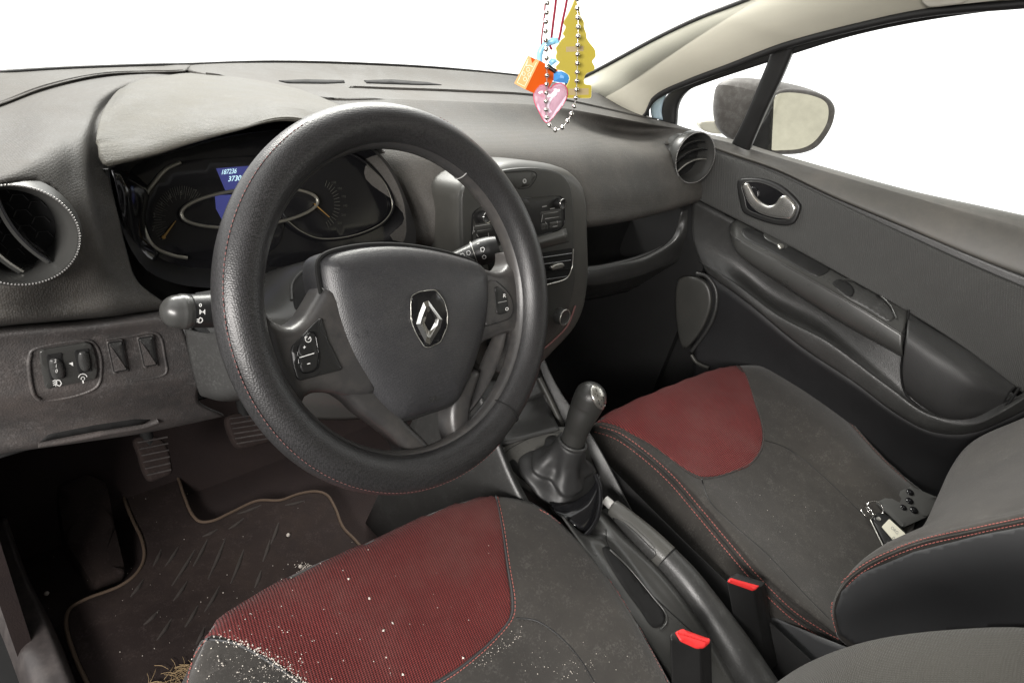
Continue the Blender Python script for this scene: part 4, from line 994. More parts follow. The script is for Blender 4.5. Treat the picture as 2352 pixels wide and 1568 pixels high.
sl = thing('light_stalk', 'black light stalk with a smooth grey round end left of the wheel', 'stalk', s1)
ax = (s0-s1)
def along(t): return s1+ax*t
tube('stalk_body', [along(.30), along(.6), along(1.0), along(1.6)], [.0150, .0158, .0150, .012], M['black'], sl, n=20, seg=28)
tube('stalk_end', [along(.08), along(.16), along(.22), along(.29)], [.0148, .0158, .0158, .0150], M['plastic_smooth'], sl, n=16, seg=28, dome=(.95, 0))
tube('stalk_groove', [along(.29), along(.31)], .0154, M['matt_black'], sl, n=3, seg=28)
ssl = Surf(sl.children[0]); mm = Marks(ssl, .0004)
mm.arc(430, 695, 4, 4, 0, 360, 1.8)
for a in range(0, 360, 60): mm.stroke([(430+6*math.cos(R(a)), 695+6*math.sin(R(a))), (430+9*math.cos(R(a)), 695+9*math.sin(R(a)))], 1.6)
mm.arc(460, 701, 2.4, 3, 0, 360, 1.6)
for x in (441, 457):
    mm.stroke([(x, 731), (x+3, 729), (x+7, 731), (x+8, 736), (x+4, 740), (x-1, 740), (x, 731)], 2.0)
    for k_ in range(3): mm.stroke([(x-5, 733+k_*3), (x-1, 732+k_*3)], 1.4)
mm.stroke([(459, 711), (459, 721)], 1.8); mm.stroke([(470, 711), (470, 721)], 1.8); mm.stroke([(459, 713), (464, 716), (459, 719)], 1.4); mm.stroke([(470, 713), (465, 716), (470, 719)], 1.4)
mm.build('stalk_symbols', M['white'], sl)
w0 = P(1040, 602, .80); w1 = P(1142, 566, .80)
ws = thing('wiper_stalk', 'black wiper stalk with white symbols right of the airbag pad', 'stalk', w1); ax2 = w1-w0
al2 = lambda t: w0+ax2*t
tube('stalk_body', [al2(-.5), al2(.1), al2(.5)], [.010, .0125, .0165], M['plastic_smooth'], ws, n=20, seg=26)
tube('stalk_end', [al2(.46), al2(.5), al2(.97), al2(1.02)], [.0172, .0185, .0172, .014], M['black'], ws, n=24, seg=26)
tube('stalk_groove', [al2(.485), al2(.50)], .0187, M['satin'], ws, n=3, seg=26)
sw_ = Surf(*ws.children); mm = Marks(sw_, .0005)
for x, y in ((1104, 574), (1072, 582), (1058, 588)):
    mm.stroke([(x, y-4), (x+6, y-6), (x+9, y-2), (x+6, y+4), (x+1, y+3), (x, y-4)], 1.5)
mm.arc(1112, 590, 4, 4, 0, 360, 1.3); mm.stroke([(1076, 594), (1079, 600)], 1.4); mm.stroke([(1064, 597), (1066, 601)], 1.2); mm.stroke([(1096, 561), (1101, 559)], 1.2)
mm.build('stalk_symbols', M['white'], ws)

# ================================================================== CENTRE CONSOLE
con = thing('centre_console', 'grey centre console tunnel between the seats with gaiter surround and tray', 'console', (0, -.15, .1))
# front flanks under the stack
loft('console_flank', [[Vector((-.085, .16, .56)), Vector((-.085, .06, .47)), Vector((-.088, -.03, .395)), Vector((-.09, -.2, .31))],
                       [Vector((-.10, .17, .54)), Vector((-.105, .06, .44)), Vector((-.108, -.04, .36)), Vector((-.11, -.22, .27))],
                       [Vector((-.12, .30, .0)), Vector((-.12, .1, .0)), Vector((-.12, -.1, .0)), Vector((-.12, -.3, .0))]], M['plastic'], con, nu=30, k=6)
loft('console_flank', [[Vector((.085, .16, .56)), Vector((.085, .06, .47)), Vector((.088, -.06, .41)), Vector((.09, -.2, .31))],
                       [Vector((.12, .30, .0)), Vector((.12, .1, .0)), Vector((.12, -.1, .0)), Vector((.12, -.3, .0))]], M['plastic'], con, nu=30, k=6)
loft('console_slope', [[Vector((x_, .16, .56)), Vector((x_, .11, .49)), Vector((x_, .065, .445))] for x_ in (-.086, -.03, .03, .086)], M['plastic'], con, nu=20, k=4)
loft('stack_foot', [[(1060, 850, 'y', .12), (1150, 850, 'y', .12), (1250, 830, 'y', .12)], [(1060, 960, 'y', .08), (1150, 960, 'y', .07), (1262, 930, 'y', .06)], [(1100, 1050, 'y', .05), (1180, 1015, 'y', .02), (1285, 985, 'y', -.01)]], M['plastic'], con, nu=20, k=6)
def strip(name, px, w_, th, m, par, ax='x'):
    return tube(name, [S(s) for s in px], w_, m, par, n=30, seg=4)
tube('console_trim_strip', [(1238, 868, 'x', .072), (1262, 915, 'x', .076), (1292, 978, 'x', .083)], .0055, M['satin'], con, n=20, seg=12).data.materials[0] = M['stack']
loft('console_trim_strip', [[(1101, 1054, 'x', -.100), (1118, 1080, 'x', -.101), (1164, 1136, 'x', -.103), (1215, 1200, 'x', -.106)], [(1119, 1045, 'x', -.094), (1140, 1071, 'x', -.095), (1188, 1132, 'x', -.097), (1240, 1195, 'x', -.1)]], mat('strip_silver', (.27, .265, .26), .4, var=.05), con, nu=20, k=4)
# gaiter surround
GS = [(1122, 1048), (1140, 1033), (1167, 1017), (1220, 991), (1289, 979), (1330, 985), (1352, 1040), (1375, 1110), (1374, 1180), (1345, 1235), (1300, 1210), (1226, 1143), (1170, 1098)]
g0, g1, g2 = P(1124, 1046, 'x', -.092), P(1290, 982, 'x', .06), P(1310, 1200, 'x', .0)
GP = Plane((g0+g1+g2)/3, (g1-g0).cross(g2-g0))
sur = pillow('gaiter_surround', GS, GP, .005, .006, M['brake'], con, depth=.03, n=90)
GI = [(1155, 1051), (1165, 1035), (1184, 1022), (1233, 1000), (1285, 993), (1325, 1000), (1345, 1050), (1362, 1110), (1330, 1140), (1266, 1152), (1240, 1137), (1207, 1107)]
tube('surround_seam', [GP.up(.0045).hit(a, b_)[0] for a, b_ in cr(GI, 60, True)], .0009, M['matt_black'], sur, closed=True, n=90, seg=6)
pillow('gaiter_well', [(1166, 1060), (1175, 1038), (1200, 1026), (1245, 1006), (1275, 1003), (1262, 1040), (1240, 1090), (1212, 1100), (1190, 1085)], GP.up(.0043), .0006, .001, M['stack_face'], sur, depth=.001)
pillow('well_shadow_gap', [(1169, 1062), (1178, 1054), (1188, 1062), (1197, 1092), (1210, 1106), (1195, 1098)], GP.up(.005), .0005, .0005, M['matt_black'], sur, depth=.001)
# gloss cup behind the lever
cup = loft('gloss_cup', [[(1262, 1152, .985), (1300, 1156, .975), (1350, 1130, .985), (1378, 1090, 1.0)],
                   [(1272, 1172, .965), (1306, 1180, .955), (1350, 1160, .965), (1377, 1120, .985)],
                   [(1290, 1196, .955), (1320, 1206, .945), (1352, 1185, .955), (1377, 1150, .975)],
                   [(1315, 1222, .955), (1337, 1233, .948), (1360, 1212, .955), (1376, 1180, .972)]], M['gloss'], con, nu=24, k=6)
tube('cup_rim', [(1340, 1232, .94), (1362, 1208, .948), (1376, 1172, .96), (1378, 1120, .975), (1368, 1090, .985)], .004, M['gloss'], con, n=30, seg=10)
# tunnel top with tray
TU = loft('tunnel_top', [
    [(1290, 1180, 'x', -.075), (1345, 1260, 'x', -.088), (1440, 1400, 'x', -.092), (1520, 1520, 'x', -.095), (1620, 1680, 'x', -.1)],
    [(1310, 1200, 'x', -.062), (1360, 1252, 'x', -.07), (1460, 1385, 'x', -.07), (1545, 1500, 'x', -.07), (1650, 1670, 'x', -.07)],
    [(1330, 1225, 'x', -.045), (1378, 1240, 'x', -.05), (1480, 1370, 'x', -.05), (1560, 1480, 'x', -.05), (1670, 1660, 'x', -.05)],
    [(1350, 1212, 'x', -.02), (1400, 1240, 'x', -.025), (1500, 1350, 'x', -.025), (1600, 1465, 'x', -.02), (1700, 1640, 'x', -.02)],
    [(1372, 1178, 'x', .005), (1405, 1205, 'x', .005), (1520, 1320, 'x', 0), (1620, 1450, 'x', .0), (1720, 1620, 'x', .0)],
    [(1395, 1165, 'x', .06), (1450, 1210, 'x', .06), (1560, 1320, 'x', .06), (1670, 1450, 'x', .06), (1800, 1620, 'x', .06)]], M['plastic_smooth'], con, nu=50, k=6)
sT = Surf(TU)
decal('console_tray', [(1383, 1258), (1392, 1254), (1420, 1275), (1480, 1350), (1520, 1395), (1527, 1420), (1518, 1438), (1500, 1440), (1470, 1400), (1420, 1330)], sT, .001, M['matt_black'], con, step=9, smooth=True)
seam('tray_edge', [(1400, 1262), (1440, 1300), (1500, 1372), (1528, 1408), (1530, 1430), (1516, 1446)], sT, .0018, M['plastic_smooth'], con, lift=.001)
seam('tray_seam', [(1392, 1215), (1394, 1245), (1412, 1275), (1460, 1330), (1540, 1405), (1610, 1468)], sT, .0009, M['matt_black'], con)
loft('tunnel_side', [[Vector((.115, -.05, .37)), Vector((.11, -.3, .33)), Vector((.11, -.7, .28))], [Vector((.13, -.05, .0)), Vector((.13, -.3, .0)), Vector((.13, -.7, .0))]], M['matt_black'], con, nu=10, k=3)

# ================================================================== GEAR LEVER
gear = thing('gear_lever', 'black gear lever with silver shift pattern cap and soft gaiter', 'gear lever', (0, -.09, .40))
k0 = P(1315, 1020, .975); k1 = P(1356, 905, .935)
kb = P(1316, 1012, 'x', .0); kt = P(1360, 900, 'x', .012)
kd = kt-kb
def kp(t): return kb+kd*t
path = [kb-kd*.12, kb, kp(.25), kp(.5), kp(.72), kp(.86), kp(.93)]
path[3] += Vector((-.003, 0, 0)); path[2] += Vector((-.002, 0, 0))
knb = tube('gear_knob', path, [.0200, .0203, .0203, .0225, .0245, .0262, .0258], M['knob'], gear, n=60, seg=30, dome=(0, .85))
skn = Surf(knb)
cap = decal('shift_cap', [(1358, 886), (1366, 884), (1378, 890), (1388, 906), (1391, 926), (1387, 940), (1376, 938), (1364, 924), (1357, 904)], skn, .0012, M['satin'], gear, step=4, n=40)
scp = Surf(cap); mm = Marks(scp, .0005)
for s_ in ([(1370, 896), (1373, 910)], [(1378, 902), (1382, 920)], [(1366, 904), (1384, 911)], [(1385, 911), (1387, 922)], [(1374, 918), (1377, 929)]): mm.stroke(s_, 1.4)
mm.text('1', 1366, 897, 6); mm.text('R', 1379, 936, 6); mm.text('5', 1385, 930, 6)
mm.build('shift_pattern', M['matt_black'], cap)
# gaiter
def ring_px(cx, cy, rx, ry, d, n=20, rot=0, wob=0, ph=0):
    out = []
    for i in range(n):
        t = 2*math.pi*i/n; q = 1+wob*math.sin(4*t+ph)
        x, y = rx*q*math.cos(t), ry*q*math.sin(t); out.append(S((cx+x*math.cos(rot)-y*math.sin(rot), cy+x*math.sin(rot)+y*math.cos(rot), d-.5*ry*q*math.sin(t)*0)))
    return out
def ring3(c, r, n=24, wob=0, ph=0, nrm=(0, -.25, 1), k=4, sq=0):
    pl = Plane(c, nrm); out = []
    for i in range(n+1):
        t = 2*math.pi*i/n; rr = r*(1+wob*math.cos(k*t+ph)+wob*.55*math.cos(7*t+2.3*ph)+sq*abs(math.sin(2*t))); out.append(pl.to3(rr*math.cos(t), rr*math.sin(t)))
    return out
gb = GP.up(.004).hit(1280, 1088)[0]
top_ = kb-kd*.06
gr = []
for t, r_, w_, q_ in ((0, .064, .03, .16), (.10, .068, .05, .15), (.2, .064, .10, .12), (.32, .052, .15, .10), (.42, .052, .13, .04), (.55, .040, .16, .02), (.72, .032, .09, 0), (.9, .0275, .03, 0), (1, .0245, 0, 0), (1.03, .020, 0, 0)):
    c = gb.lerp(top_, t)+Vector((0, 0, -.006*math.sin(math.pi*t))); gr.append(ring3(c, r_, wob=w_, ph=.8+2.6*t, nrm=(0, -.35+.2*t, 1), sq=q_))
loft('gaiter', gr, M['gaiter'], gear, nu=60, k=6, thick=.0015)
tube('gaiter_collar', ring3(top_+kd*.03, .0235, nrm=tuple(kd))[:-1], .003, M['plastic'], gear, closed=True, n=50, seg=10)

# ================================================================== HANDBRAKE
hb = thing('handbrake', 'handbrake lever with a silver release button and smooth grey grip', 'handbrake', (.03, -.5, .27))
hx_ = .03
gp = [P(a, b_, 'x', hx_) for a, b_ in [(1409, 1166), (1413, 1169), (1432, 1186), (1470, 1222), (1505, 1256), (1530, 1280)]]
tube('grip', gp, [.0145, .0165, .0185, .0205, .0215, .0215], M['brake'], hb, n=50, seg=30, dome=(.25, 0))
tube('lever_sleeve', [P(a, b_, 'x', hx_) for a, b_ in [(1531, 1281), (1575, 1330), (1625, 1400), (1680, 1480), (1730, 1560), (1790, 1660)]], [.0210, .0235, .0265, .029, .031, .033], M['plastic'], hb, n=60, seg=30)
tube('release_button', [P(a, b_, 'x', hx_) for a, b_ in [(1390, 1147), (1398, 1154), (1414, 1169)]], [.0078, .0080, .0080], M['tip'], hb, n=10, seg=20)
tube('grip_collar', [P(a, b_, 'x', hx_) for a, b_ in [(1529, 1279), (1533, 1283)]], .0203, M['matt_black'], hb, n=4, seg=30)
sg = Surf(hb.children[0])
decal('grip_inlay', [(1403, 1190), (1412, 1189), (1440, 1204), (1490, 1250), (1508, 1270), (1494, 1284), (1470, 1265), (1430, 1225)], sg, .0012, M['plastic'], hb, step=7, round_px=3)
seam('inlay_line', [(1430, 1192), (1450, 1205), (1480, 1232), (1500, 1252), (1505, 1262)], sg, .0007, M['brake'], hb, lift=.001)

# ================================================================== SEAT BELT BUCKLES
def buckle(label, top, red, down, zt, ws_):
    pT = Plane(P(top[0][0], top[0][1], 'z', zt), (.0, -.25, 1)); t = thing('seat_belt_buckle', label, 'buckle', S(P(top[0][0], top[0][1], 'z', zt))-Vector((0, 0, .15)), 'seat belt buckles')
    pillow('buckle_housing', top, pT, .002, .0015, M['black'], t, smooth=False, depth=.17, rnd=4, lift=0, ext=down)
    pillow('release_button', red, pT.up(.0022), .0022, .0018, M['beltred'], t, smooth=False, depth=.002, rnd=5)
    return t, pT
bt1, bp1 = buckle('seat belt buckle with the larger red button beside the driver seat cushion', [(1538, 1457), (1553, 1446), (1633, 1468), (1633, 1478), (1609, 1492), (1540, 1470)], [(1550, 1451), (1566, 1443), (1630, 1466), (1630, 1476), (1616, 1488), (1602, 1488), (1562, 1471)], P(1592, 1700, .78)-P(1585, 1470, .765), .395, 1)
tube('button_crease', [bp1.up(.0045).hit(a, b_)[0] for a, b_ in [(1556, 1452), (1590, 1463), (1626, 1474)]], .0006, M['beltred'], bt1, n=8, seg=6)
bt2, bp2 = buckle('seat belt buckle with the narrow red button beside the passenger seat cushion', [(1668, 1334), (1676, 1324), (1692, 1316), (1757, 1337), (1750, 1348), (1732, 1358)], [(1671, 1334), (1677, 1326), (1745, 1345), (1733, 1356)], P(1745, 1520, .93)-P(1712, 1338, .915), .375, 1)
#PART4

# ================================================================== SEATS
def front_fall(pt, dz1=-.03, dz2=-.14): return [pt+Vector((0, .020, dz2)), pt+Vector((0, .016, dz1))]
def seat_rows(rows):
    out = []
    for r in rows:
        q = [S(s) for s in r]
        out.append(front_fall(q[0])+q)
    return out
ps = thing('passenger_seat', 'passenger seat in dark cloth with a plain clean red front panel', 'car seat', (.40, -.25, .0), 'front seats')
prow = seat_rows([
    [(1372, 985, 'z', .362), (1468, 1045, 'z', .355), (1596, 1175, 'z', .345), (1735, 1342, 'z', .33), (1925, 1490, 'z', .305)],
    [(1374, 976, 'z', .377), (1472, 1032, 'z', .373), (1604, 1158, 'z', .362), (1745, 1322, 'z', .347), (1935, 1476, 'z', .325)],
    [(1387, 962, 'z', .386), (1490, 1017, 'z', .386), (1627, 1150, 'z', .378), (1766, 1308, 'z', .36), (1942, 1458, 'z', .335)],
    [(1440, 930, 'z', .395), (1560, 1000, 'z', .388), (1688, 1118, 'z', .367), (1828, 1258, 'z', .346), (1990, 1395, 'z', .322)],
    [(1560, 880, 'z', .408), (1660, 960, 'z', .402), (1760, 1085, 'z', .365), (1890, 1200, 'z', .345), (2060, 1340, 'z', .325)],
    [(1650, 848, 'z', .415), (1740, 930, 'z', .407), (1850, 1045, 'z', .375), (1965, 1140, 'z', .36), (2090, 1250, 'z', .345)],
    [(1715, 838, 'z', .42), (1800, 890, 'z', .425), (1900, 985, 'z', .41), (2005, 1085, 'z', .395), (2110, 1180, 'z', .375)],
    [(1762, 843, 'z', .412), (1835, 872, 'z', .418), (1930, 952, 'z', .41), (2035, 1065, 'z', .392), (2150, 1160, 'z', .37)]])
side0 = [v+Vector((0, 0, -.17)) for v in prow[0]]; side0 = [Vector((v.x-.006, v.y, min(v.z, .20))) for v in side0]
side1 = [Vector((v.x+.012, v.y+.004, v.z-.02)) for v in prow[-1]]; side2 = [Vector((v.x+.015, v.y, .18)) for v in prow[-1]]
for r in (side0,): r[0].z = .12
midl = [a.lerp(b_, .45)+Vector((-.008, 0, 0)) for a, b_ in zip(prow[0], side0)]
pc = loft('seat_cushion', [side0, midl]+prow+[side1, side2], M['seat'], ps, nu=80, k=6)
spc = Surf(pc)
PRED = [(1378, 972), (1400, 945), (1500, 898), (1600, 858), (1650, 842), (1692, 839), (1710, 860), (1735, 925), (1752, 985), (1750, 1025), (1725, 1062), (1690, 1080), (1640, 1096), (1605, 1098), (1580, 1085), (1540, 1055), (1495, 1022), (1430, 988)]
decal_top('red_panel', [(1378, 972, .380, 1), (1405, 944, .386, 1), (1500, 898, .397, 1), (1600, 858, .408, 1), (1650, 842, .414, 1), (1692, 838, .418, 1), (1712, 862, .421), (1735, 925, .41), (1752, 985, .394), (1750, 1025, .385), (1725, 1062, .377), (1690, 1080, .373), (1640, 1096, .371), (1605, 1098, .374), (1580, 1085, .378), (1540, 1055, .383), (1495, 1022, .386), (1430, 988, .385)], spc, .0016, M['red2'], ps, rw=.003, puff=.002)
seam('panel_piping', PRED[5:], spc, .0013, M['seat'], ps, lift=.0006, n=80)
stitches('stitching', PRED[5:]+[PRED[0]], spc, M['thread_dull'], ps, pitch=8, lift=.0016)
for off in (-6, 6):
    stitches('stitching', [(1372+off, 985-off), (1415+off, 999-off), (1470+off, 1036-off), (1540+off, 1098-off), (1600+off, 1168-off), (1670+off, 1252-off), (1742+off, 1335-off), (1820+off, 1410-off), (1880+off, 1450-off), (1930+off, 1478-off)], spc, M['thread'], ps, pitch=9, r=.0007)
seam('cushion_seam', [(1372, 983), (1415, 999), (1470, 1036), (1540, 1098), (1600, 1168), (1670, 1252), (1742, 1335), (1820, 1410), (1925, 1477)], spc, .0009, M['black'], ps, lift=.0)
seam('bolster_crease', [(1612, 1100), (1630, 1150), (1680, 1200), (1760, 1270), (1850, 1365), (1905, 1420)], spc, .0011, M['black'], ps, lift=-.0004)
seam('bolster_crease', [(1755, 1010), (1800, 1025), (1850, 1058), (1920, 1120), (1990, 1190)], spc, .0010, M['black'], ps, lift=-.0004)
stitches('stitching', [(1840, 878), (1900, 918), (1960, 980), (2020, 1045), (2085, 1108)], spc, M['thread_dull'], ps, pitch=8)
seam('cushion_seam', [(1765, 843), (1840, 874), (1900, 915), (1960, 977), (2020, 1042), (2090, 1108)], spc, .0012, M['seat'], ps, lift=.0)
# backrest
brows = [[S(q) for q in r] for r in [
    [(1975, 1500, 'x', .17), (2015, 1478, 'x', .165), (2150, 1452, 'x', .165), (2352, 1432, 'x', .165), (2650, 1390, 'x', .165)],
    [(1945, 1482, 'x', .152), (1965, 1410, 'x', .146), (2100, 1345, 'x', .146), (2352, 1300, 'x', .146), (2650, 1235, 'x', .146)],
    [(1922, 1458, 'x', .150), (1914, 1392, 'x', .148), (1982, 1300, 'x', .148), (2150, 1242, 'x', .148), (2352, 1196, 'x', .148), (2650, 1130, 'x', .148)],
    [(1930, 1440, 'x', .165), (1928, 1360, 'x', .165), (1992, 1286, 'x', .165), (2150, 1222, 'x', .165), (2352, 1172, 'x', .165), (2650, 1105, 'x', .165)],
    [(1950, 1420, 'x', .185), (1950, 1330, 'x', .19), (2030, 1250, 'x', .19), (2199, 1192, 'x', .19), (2352, 1162, 'x', .188), (2650, 1080, 'x', .188)],
    [(2010, 1380, 'x', .23), (2060, 1262, 'x', .24), (2121, 1212, 'x', .25), (2199, 1163, 'x', .255), (2352, 1119, 'x', .255), (2650, 1020, 'x', .255)],
    [(2070, 1330, 'x', .40), (2130, 1200, 'x', .41), (2150, 1150, 'x', .41), (2210, 1100, 'x', .42), (2352, 1040, 'x', .42), (2650, 930, 'x', .42)],
    [(2130, 1240, 'x', .56), (2158, 1165, 'x', .565), (2178, 1085, 'x', .575), (2225, 1025, 'x', .58), (2352, 968, 'x', .57), (2650, 850, 'x', .57)],
    [(2150, 1230, 'x', .61), (2172, 1160, 'x', .61), (2195, 1075, 'x', .61), (2240, 1016, 'x', .61), (2352, 962, 'x', .60), (2650, 845, 'x', .60)],
    [(2150, 1240, 'x', .66), (2200, 1160, 'x', .66), (2240, 1080, 'x', .66), (2270, 1030, 'x', .66), (2400, 975, 'x', .66), (2700, 860, 'x', .66)]]]
for r in brows: d_ = Vector((0, -.30, .95)).normalized(); r += [r[-1]+d_*.14+Vector((0, 0, 0)), r[-1]+d_*.30]
bl_ = loft('backrest', brows, M['seat'], ps, nu=110, k=6)
sb_ = Surf(bl_)
decal('side_bolster_cover', [(1930, 1452), (1921, 1400), (1936, 1356), (1980, 1315), (2100, 1266), (2250, 1228), (2380, 1203), (2380, 1428), (2200, 1442), (2090, 1456), (2010, 1472), (1960, 1474)], sb_, .003, M['seat_side'], ps, step=9, smooth=False)
sb2 = Surf(bl_)
for o_ in (0, 13):
    stitches('stitching', [(1922+o_*.6, 1450), (1912+o_, 1395+o_*.2), (1930+o_*.9, 1345+o_*.5), (1985+o_*.4, 1296+o_*.9), (2100, 1245+o_), (2230, 1214+o_), (2400, 1178+o_)], sb2, M['thread'], ps, pitch=9, r=.0006, lift=.0022)
seam('backrest_seam', [(1928, 1452), (1918, 1396), (1936, 1350), (1986, 1303), (2100, 1252), (2230, 1221), (2400, 1186)], sb2, .0014, M['seat'], ps, lift=.0012)
seam('backrest_seam', [(2010, 1474), (2030, 1440), (2070, 1405), (2130, 1374), (2240, 1346), (2400, 1325)], sb2, .0012, M['matt_black'], ps, lift=.0012)
loft('seat_base', [[Vector((.165, .0, .22)), Vector((.165, -.3, .20)), Vector((.165, -.56, .20))], [Vector((.18, -.02, .03)), Vector((.18, -.3, .03)), Vector((.18, -.56, .03))]], M['matt_black'], ps, nu=10, k=3)
loft('seat_base', [[Vector((.17, -.0, .25)), Vector((.4, -.0, .27)), Vector((.64, -.0, .27))], [Vector((.18, -.03, .03)), Vector((.4, -.03, .03)), Vector((.64, -.03, .03))]], M['matt_black'], ps, nu=10, k=3)
# curve of the cushion valance near the backrest
loft('seat_side_cover', [[(1830, 1440, 'x', .143), (1900, 1470, 'x', .143), (1960, 1490, 'x', .143), (2040, 1492, 'x', .15)], [(1760, 1420, 'x', .14), (1820, 1500, 'x', .14), (1900, 1530, 'x', .14), (2040, 1560, 'x', .14)], [(1740, 1500, 'x', .14), (1800, 1580, 'x', .14), (1900, 1640, 'x', .14), (2040, 1680, 'x', .14)]], M['seat_side'], ps, nu=20, k=5)

ds = thing('driver_seat', 'driver seat with a large crumb speckled red front panel nearest the camera', 'car seat', (-.36, -.25, 0), 'front seats')
drow = seat_rows([
    [(468, 1480, 'z', .350), (428, 1570, 'z', .345), (400, 1760, 'z', .34)],
    [(478, 1466, 'z', .362), (470, 1530, 'z', .368), (520, 1740, 'z', .365)],
    [(520, 1415, 'z', .367), (580, 1500, 'z', .372), (700, 1680, 'z', .36)],
    [(620, 1352, 'z', .370), (740, 1450, 'z', .368), (900, 1640, 'z', .345)],
    [(790, 1272, 'z', .376), (890, 1390, 'z', .370), (1040, 1580, 'z', .345)],
    [(1000, 1178, 'z', .384), (1080, 1320, 'z', .376), (1160, 1440, 'z', .358), (1260, 1600, 'z', .345)],
    [(1120, 1142, 'z', .389), (1200, 1280, 'z', .385), (1290, 1420, 'z', .372), (1400, 1600, 'z', .36)],
    [(1200, 1148, 'z', .383), (1290, 1225, 'z', .385), (1370, 1340, 'z', .376), (1460, 1500, 'z', .362), (1530, 1640, 'z', .35)],
    [(1232, 1164, 'z', .370), (1318, 1232, 'z', .372), (1402, 1338, 'z', .363), (1484, 1472, 'z', .350), (1565, 1620, 'z', .34)]])
d0 = [Vector((v.x-.01, v.y, v.z-.03)) for v in drow[0]]; d00 = [Vector((v.x-.012, v.y, .12)) for v in drow[0]]
d1 = [Vector((v.x+.006, v.y, v.z-.03)) for v in drow[-1]]; d2 = [Vector((v.x+.004, v.y, .16)) for v in drow[-1]]
dc = loft('seat_cushion', [d00, d0]+drow+[d1, d2], M['seat'], ds, nu=80, k=6)
sdc = Surf(dc)
DRED = [(476, 1464), (490, 1432), (530, 1394), (620, 1346), (800, 1262), (1000, 1173), (1070, 1147), (1136, 1138), (1148, 1200), (1163, 1300), (1175, 1378), (1172, 1412), (1130, 1465), (1050, 1532), (985, 1572), (900, 1640), (780, 1640), (720, 1590), (640, 1530), (545, 1478)]
decal_top('red_panel', [(476, 1464, .36, 1), (490, 1432, .364, 1), (530, 1394, .367, 1), (620, 1346, .371, 1), (800, 1262, .377, 1), (1000, 1173, .385, 1), (1070, 1147, .388, 1), (1136, 1138, .389, 1), (1148, 1200, .387), (1163, 1300, .382), (1175, 1378, .373), (1172, 1412, .368), (1130, 1465, .358), (1050, 1532, .351), (985, 1572, .347), (900, 1640, .345), (780, 1640, .35), (720, 1590, .357), (640, 1530, .365), (545, 1478, .370)], sdc, .0018, M['red'], ds, rw=.003, puff=.001)
stitches('stitching', [(1143, 1140), (1156, 1200), (1171, 1300), (1183, 1380), (1179, 1416), (1137, 1470), (1056, 1540), (985, 1585)], sdc, M['thread'], ds, pitch=9)
seam('panel_piping', [(1139, 1138), (1151, 1200), (1166, 1300), (1178, 1380), (1174, 1415), (1132, 1468), (1052, 1537), (980, 1580)], sdc, .0012, M['seat_side'], ds, lift=.0008, n=80)
seam('panel_piping', [(474, 1467), (540, 1478), (640, 1534), (720, 1594), (780, 1645)], sdc, .0015, M['seat_side'], ds, lift=.001, n=60)
stitches('stitching', [(1240, 1170), (1290, 1200), (1352, 1262), (1412, 1340), (1462, 1430), (1510, 1520), (1550, 1600)], sdc, M['thread'], ds, pitch=9)
stitches('stitching', [(1268, 1188), (1312, 1222), (1370, 1285), (1428, 1365), (1478, 1460), (1530, 1560)], sdc, M['thread_dull'], ds, pitch=9)
seam('cushion_seam', [(1218, 1152), (1301, 1212), (1362, 1274), (1420, 1353), (1470, 1446), (1520, 1540), (1545, 1600)], sdc, .0011, M['black'], ds)
stitches('stitching', [(472, 1470), (450, 1500), (436, 1540), (430, 1580)], sdc, M['thread'], ds, pitch=10)
seam('bolster_crease', [(1185, 1418), (1230, 1424), (1280, 1456), (1330, 1510), (1370, 1575), (1400, 1620)], sdc, .0012, M['black'], ds, lift=-.0003)
stitches('stitching', [(1190, 1424), (1240, 1432), (1290, 1468), (1335, 1520), (1370, 1580)], sdc, M['seat'], ds, pitch=10)
loft('seat_base', [[Vector((-.12, -.02, .20)), Vector((-.13, -.3, .2)), Vector((-.13, -.6, .2))], [Vector((-.14, -.04, .03)), Vector((-.14, -.3, .03)), Vector((-.14, -.6, .03))]], M['matt_black'], ds, nu=10, k=3)
loft('seat_base', [[Vector((-.58, -.02, .22)), Vector((-.35, .0, .24)), Vector((-.13, -.03, .24))], [Vector((-.56, -.05, .03)), Vector((-.35, -.05, .03)), Vector((-.15, -.05, .03))]], M['matt_black'], ds, nu=10, k=3)
# its backrest bolster, close to the lens
dbk = cr([S(s) for s in [(1700, 1650, 'x', -.13), (1780, 1572, 'x', -.14), (1850, 1525, 'x', -.145), (1950, 1484, 'x', -.15), (2050, 1460, 'x', -.15), (2200, 1444, 'x', -.15), (2352, 1440, 'x', -.15), (2650, 1470, 'x', -.15)]]+[P(2650, 1470, 'x', -.15)+Vector((0, -.05, .15)), P(2650, 1470, 'x', -.15)+Vector((0, -.11, .33))], 60)
loft('backrest', [vrow(dbk+np.array([.01, -.03, -.06])), vrow(dbk+np.array([.012, -.012, -.02])), vrow(dbk), vrow(dbk+np.array([-.018, .002, -.004])), vrow(dbk+np.array([-.05, -.004, -.022])), vrow(dbk+np.array([-.10, -.03, -.05])), vrow(dbk+np.array([-.2, -.05, -.07]))], mat('seat_cloth_ribbed', (.038, .036, .031), .8, spec=.25, grain='uvdots', pitch=.0026, bump=.8, sheen=.3), ds, nu=60, k=6)
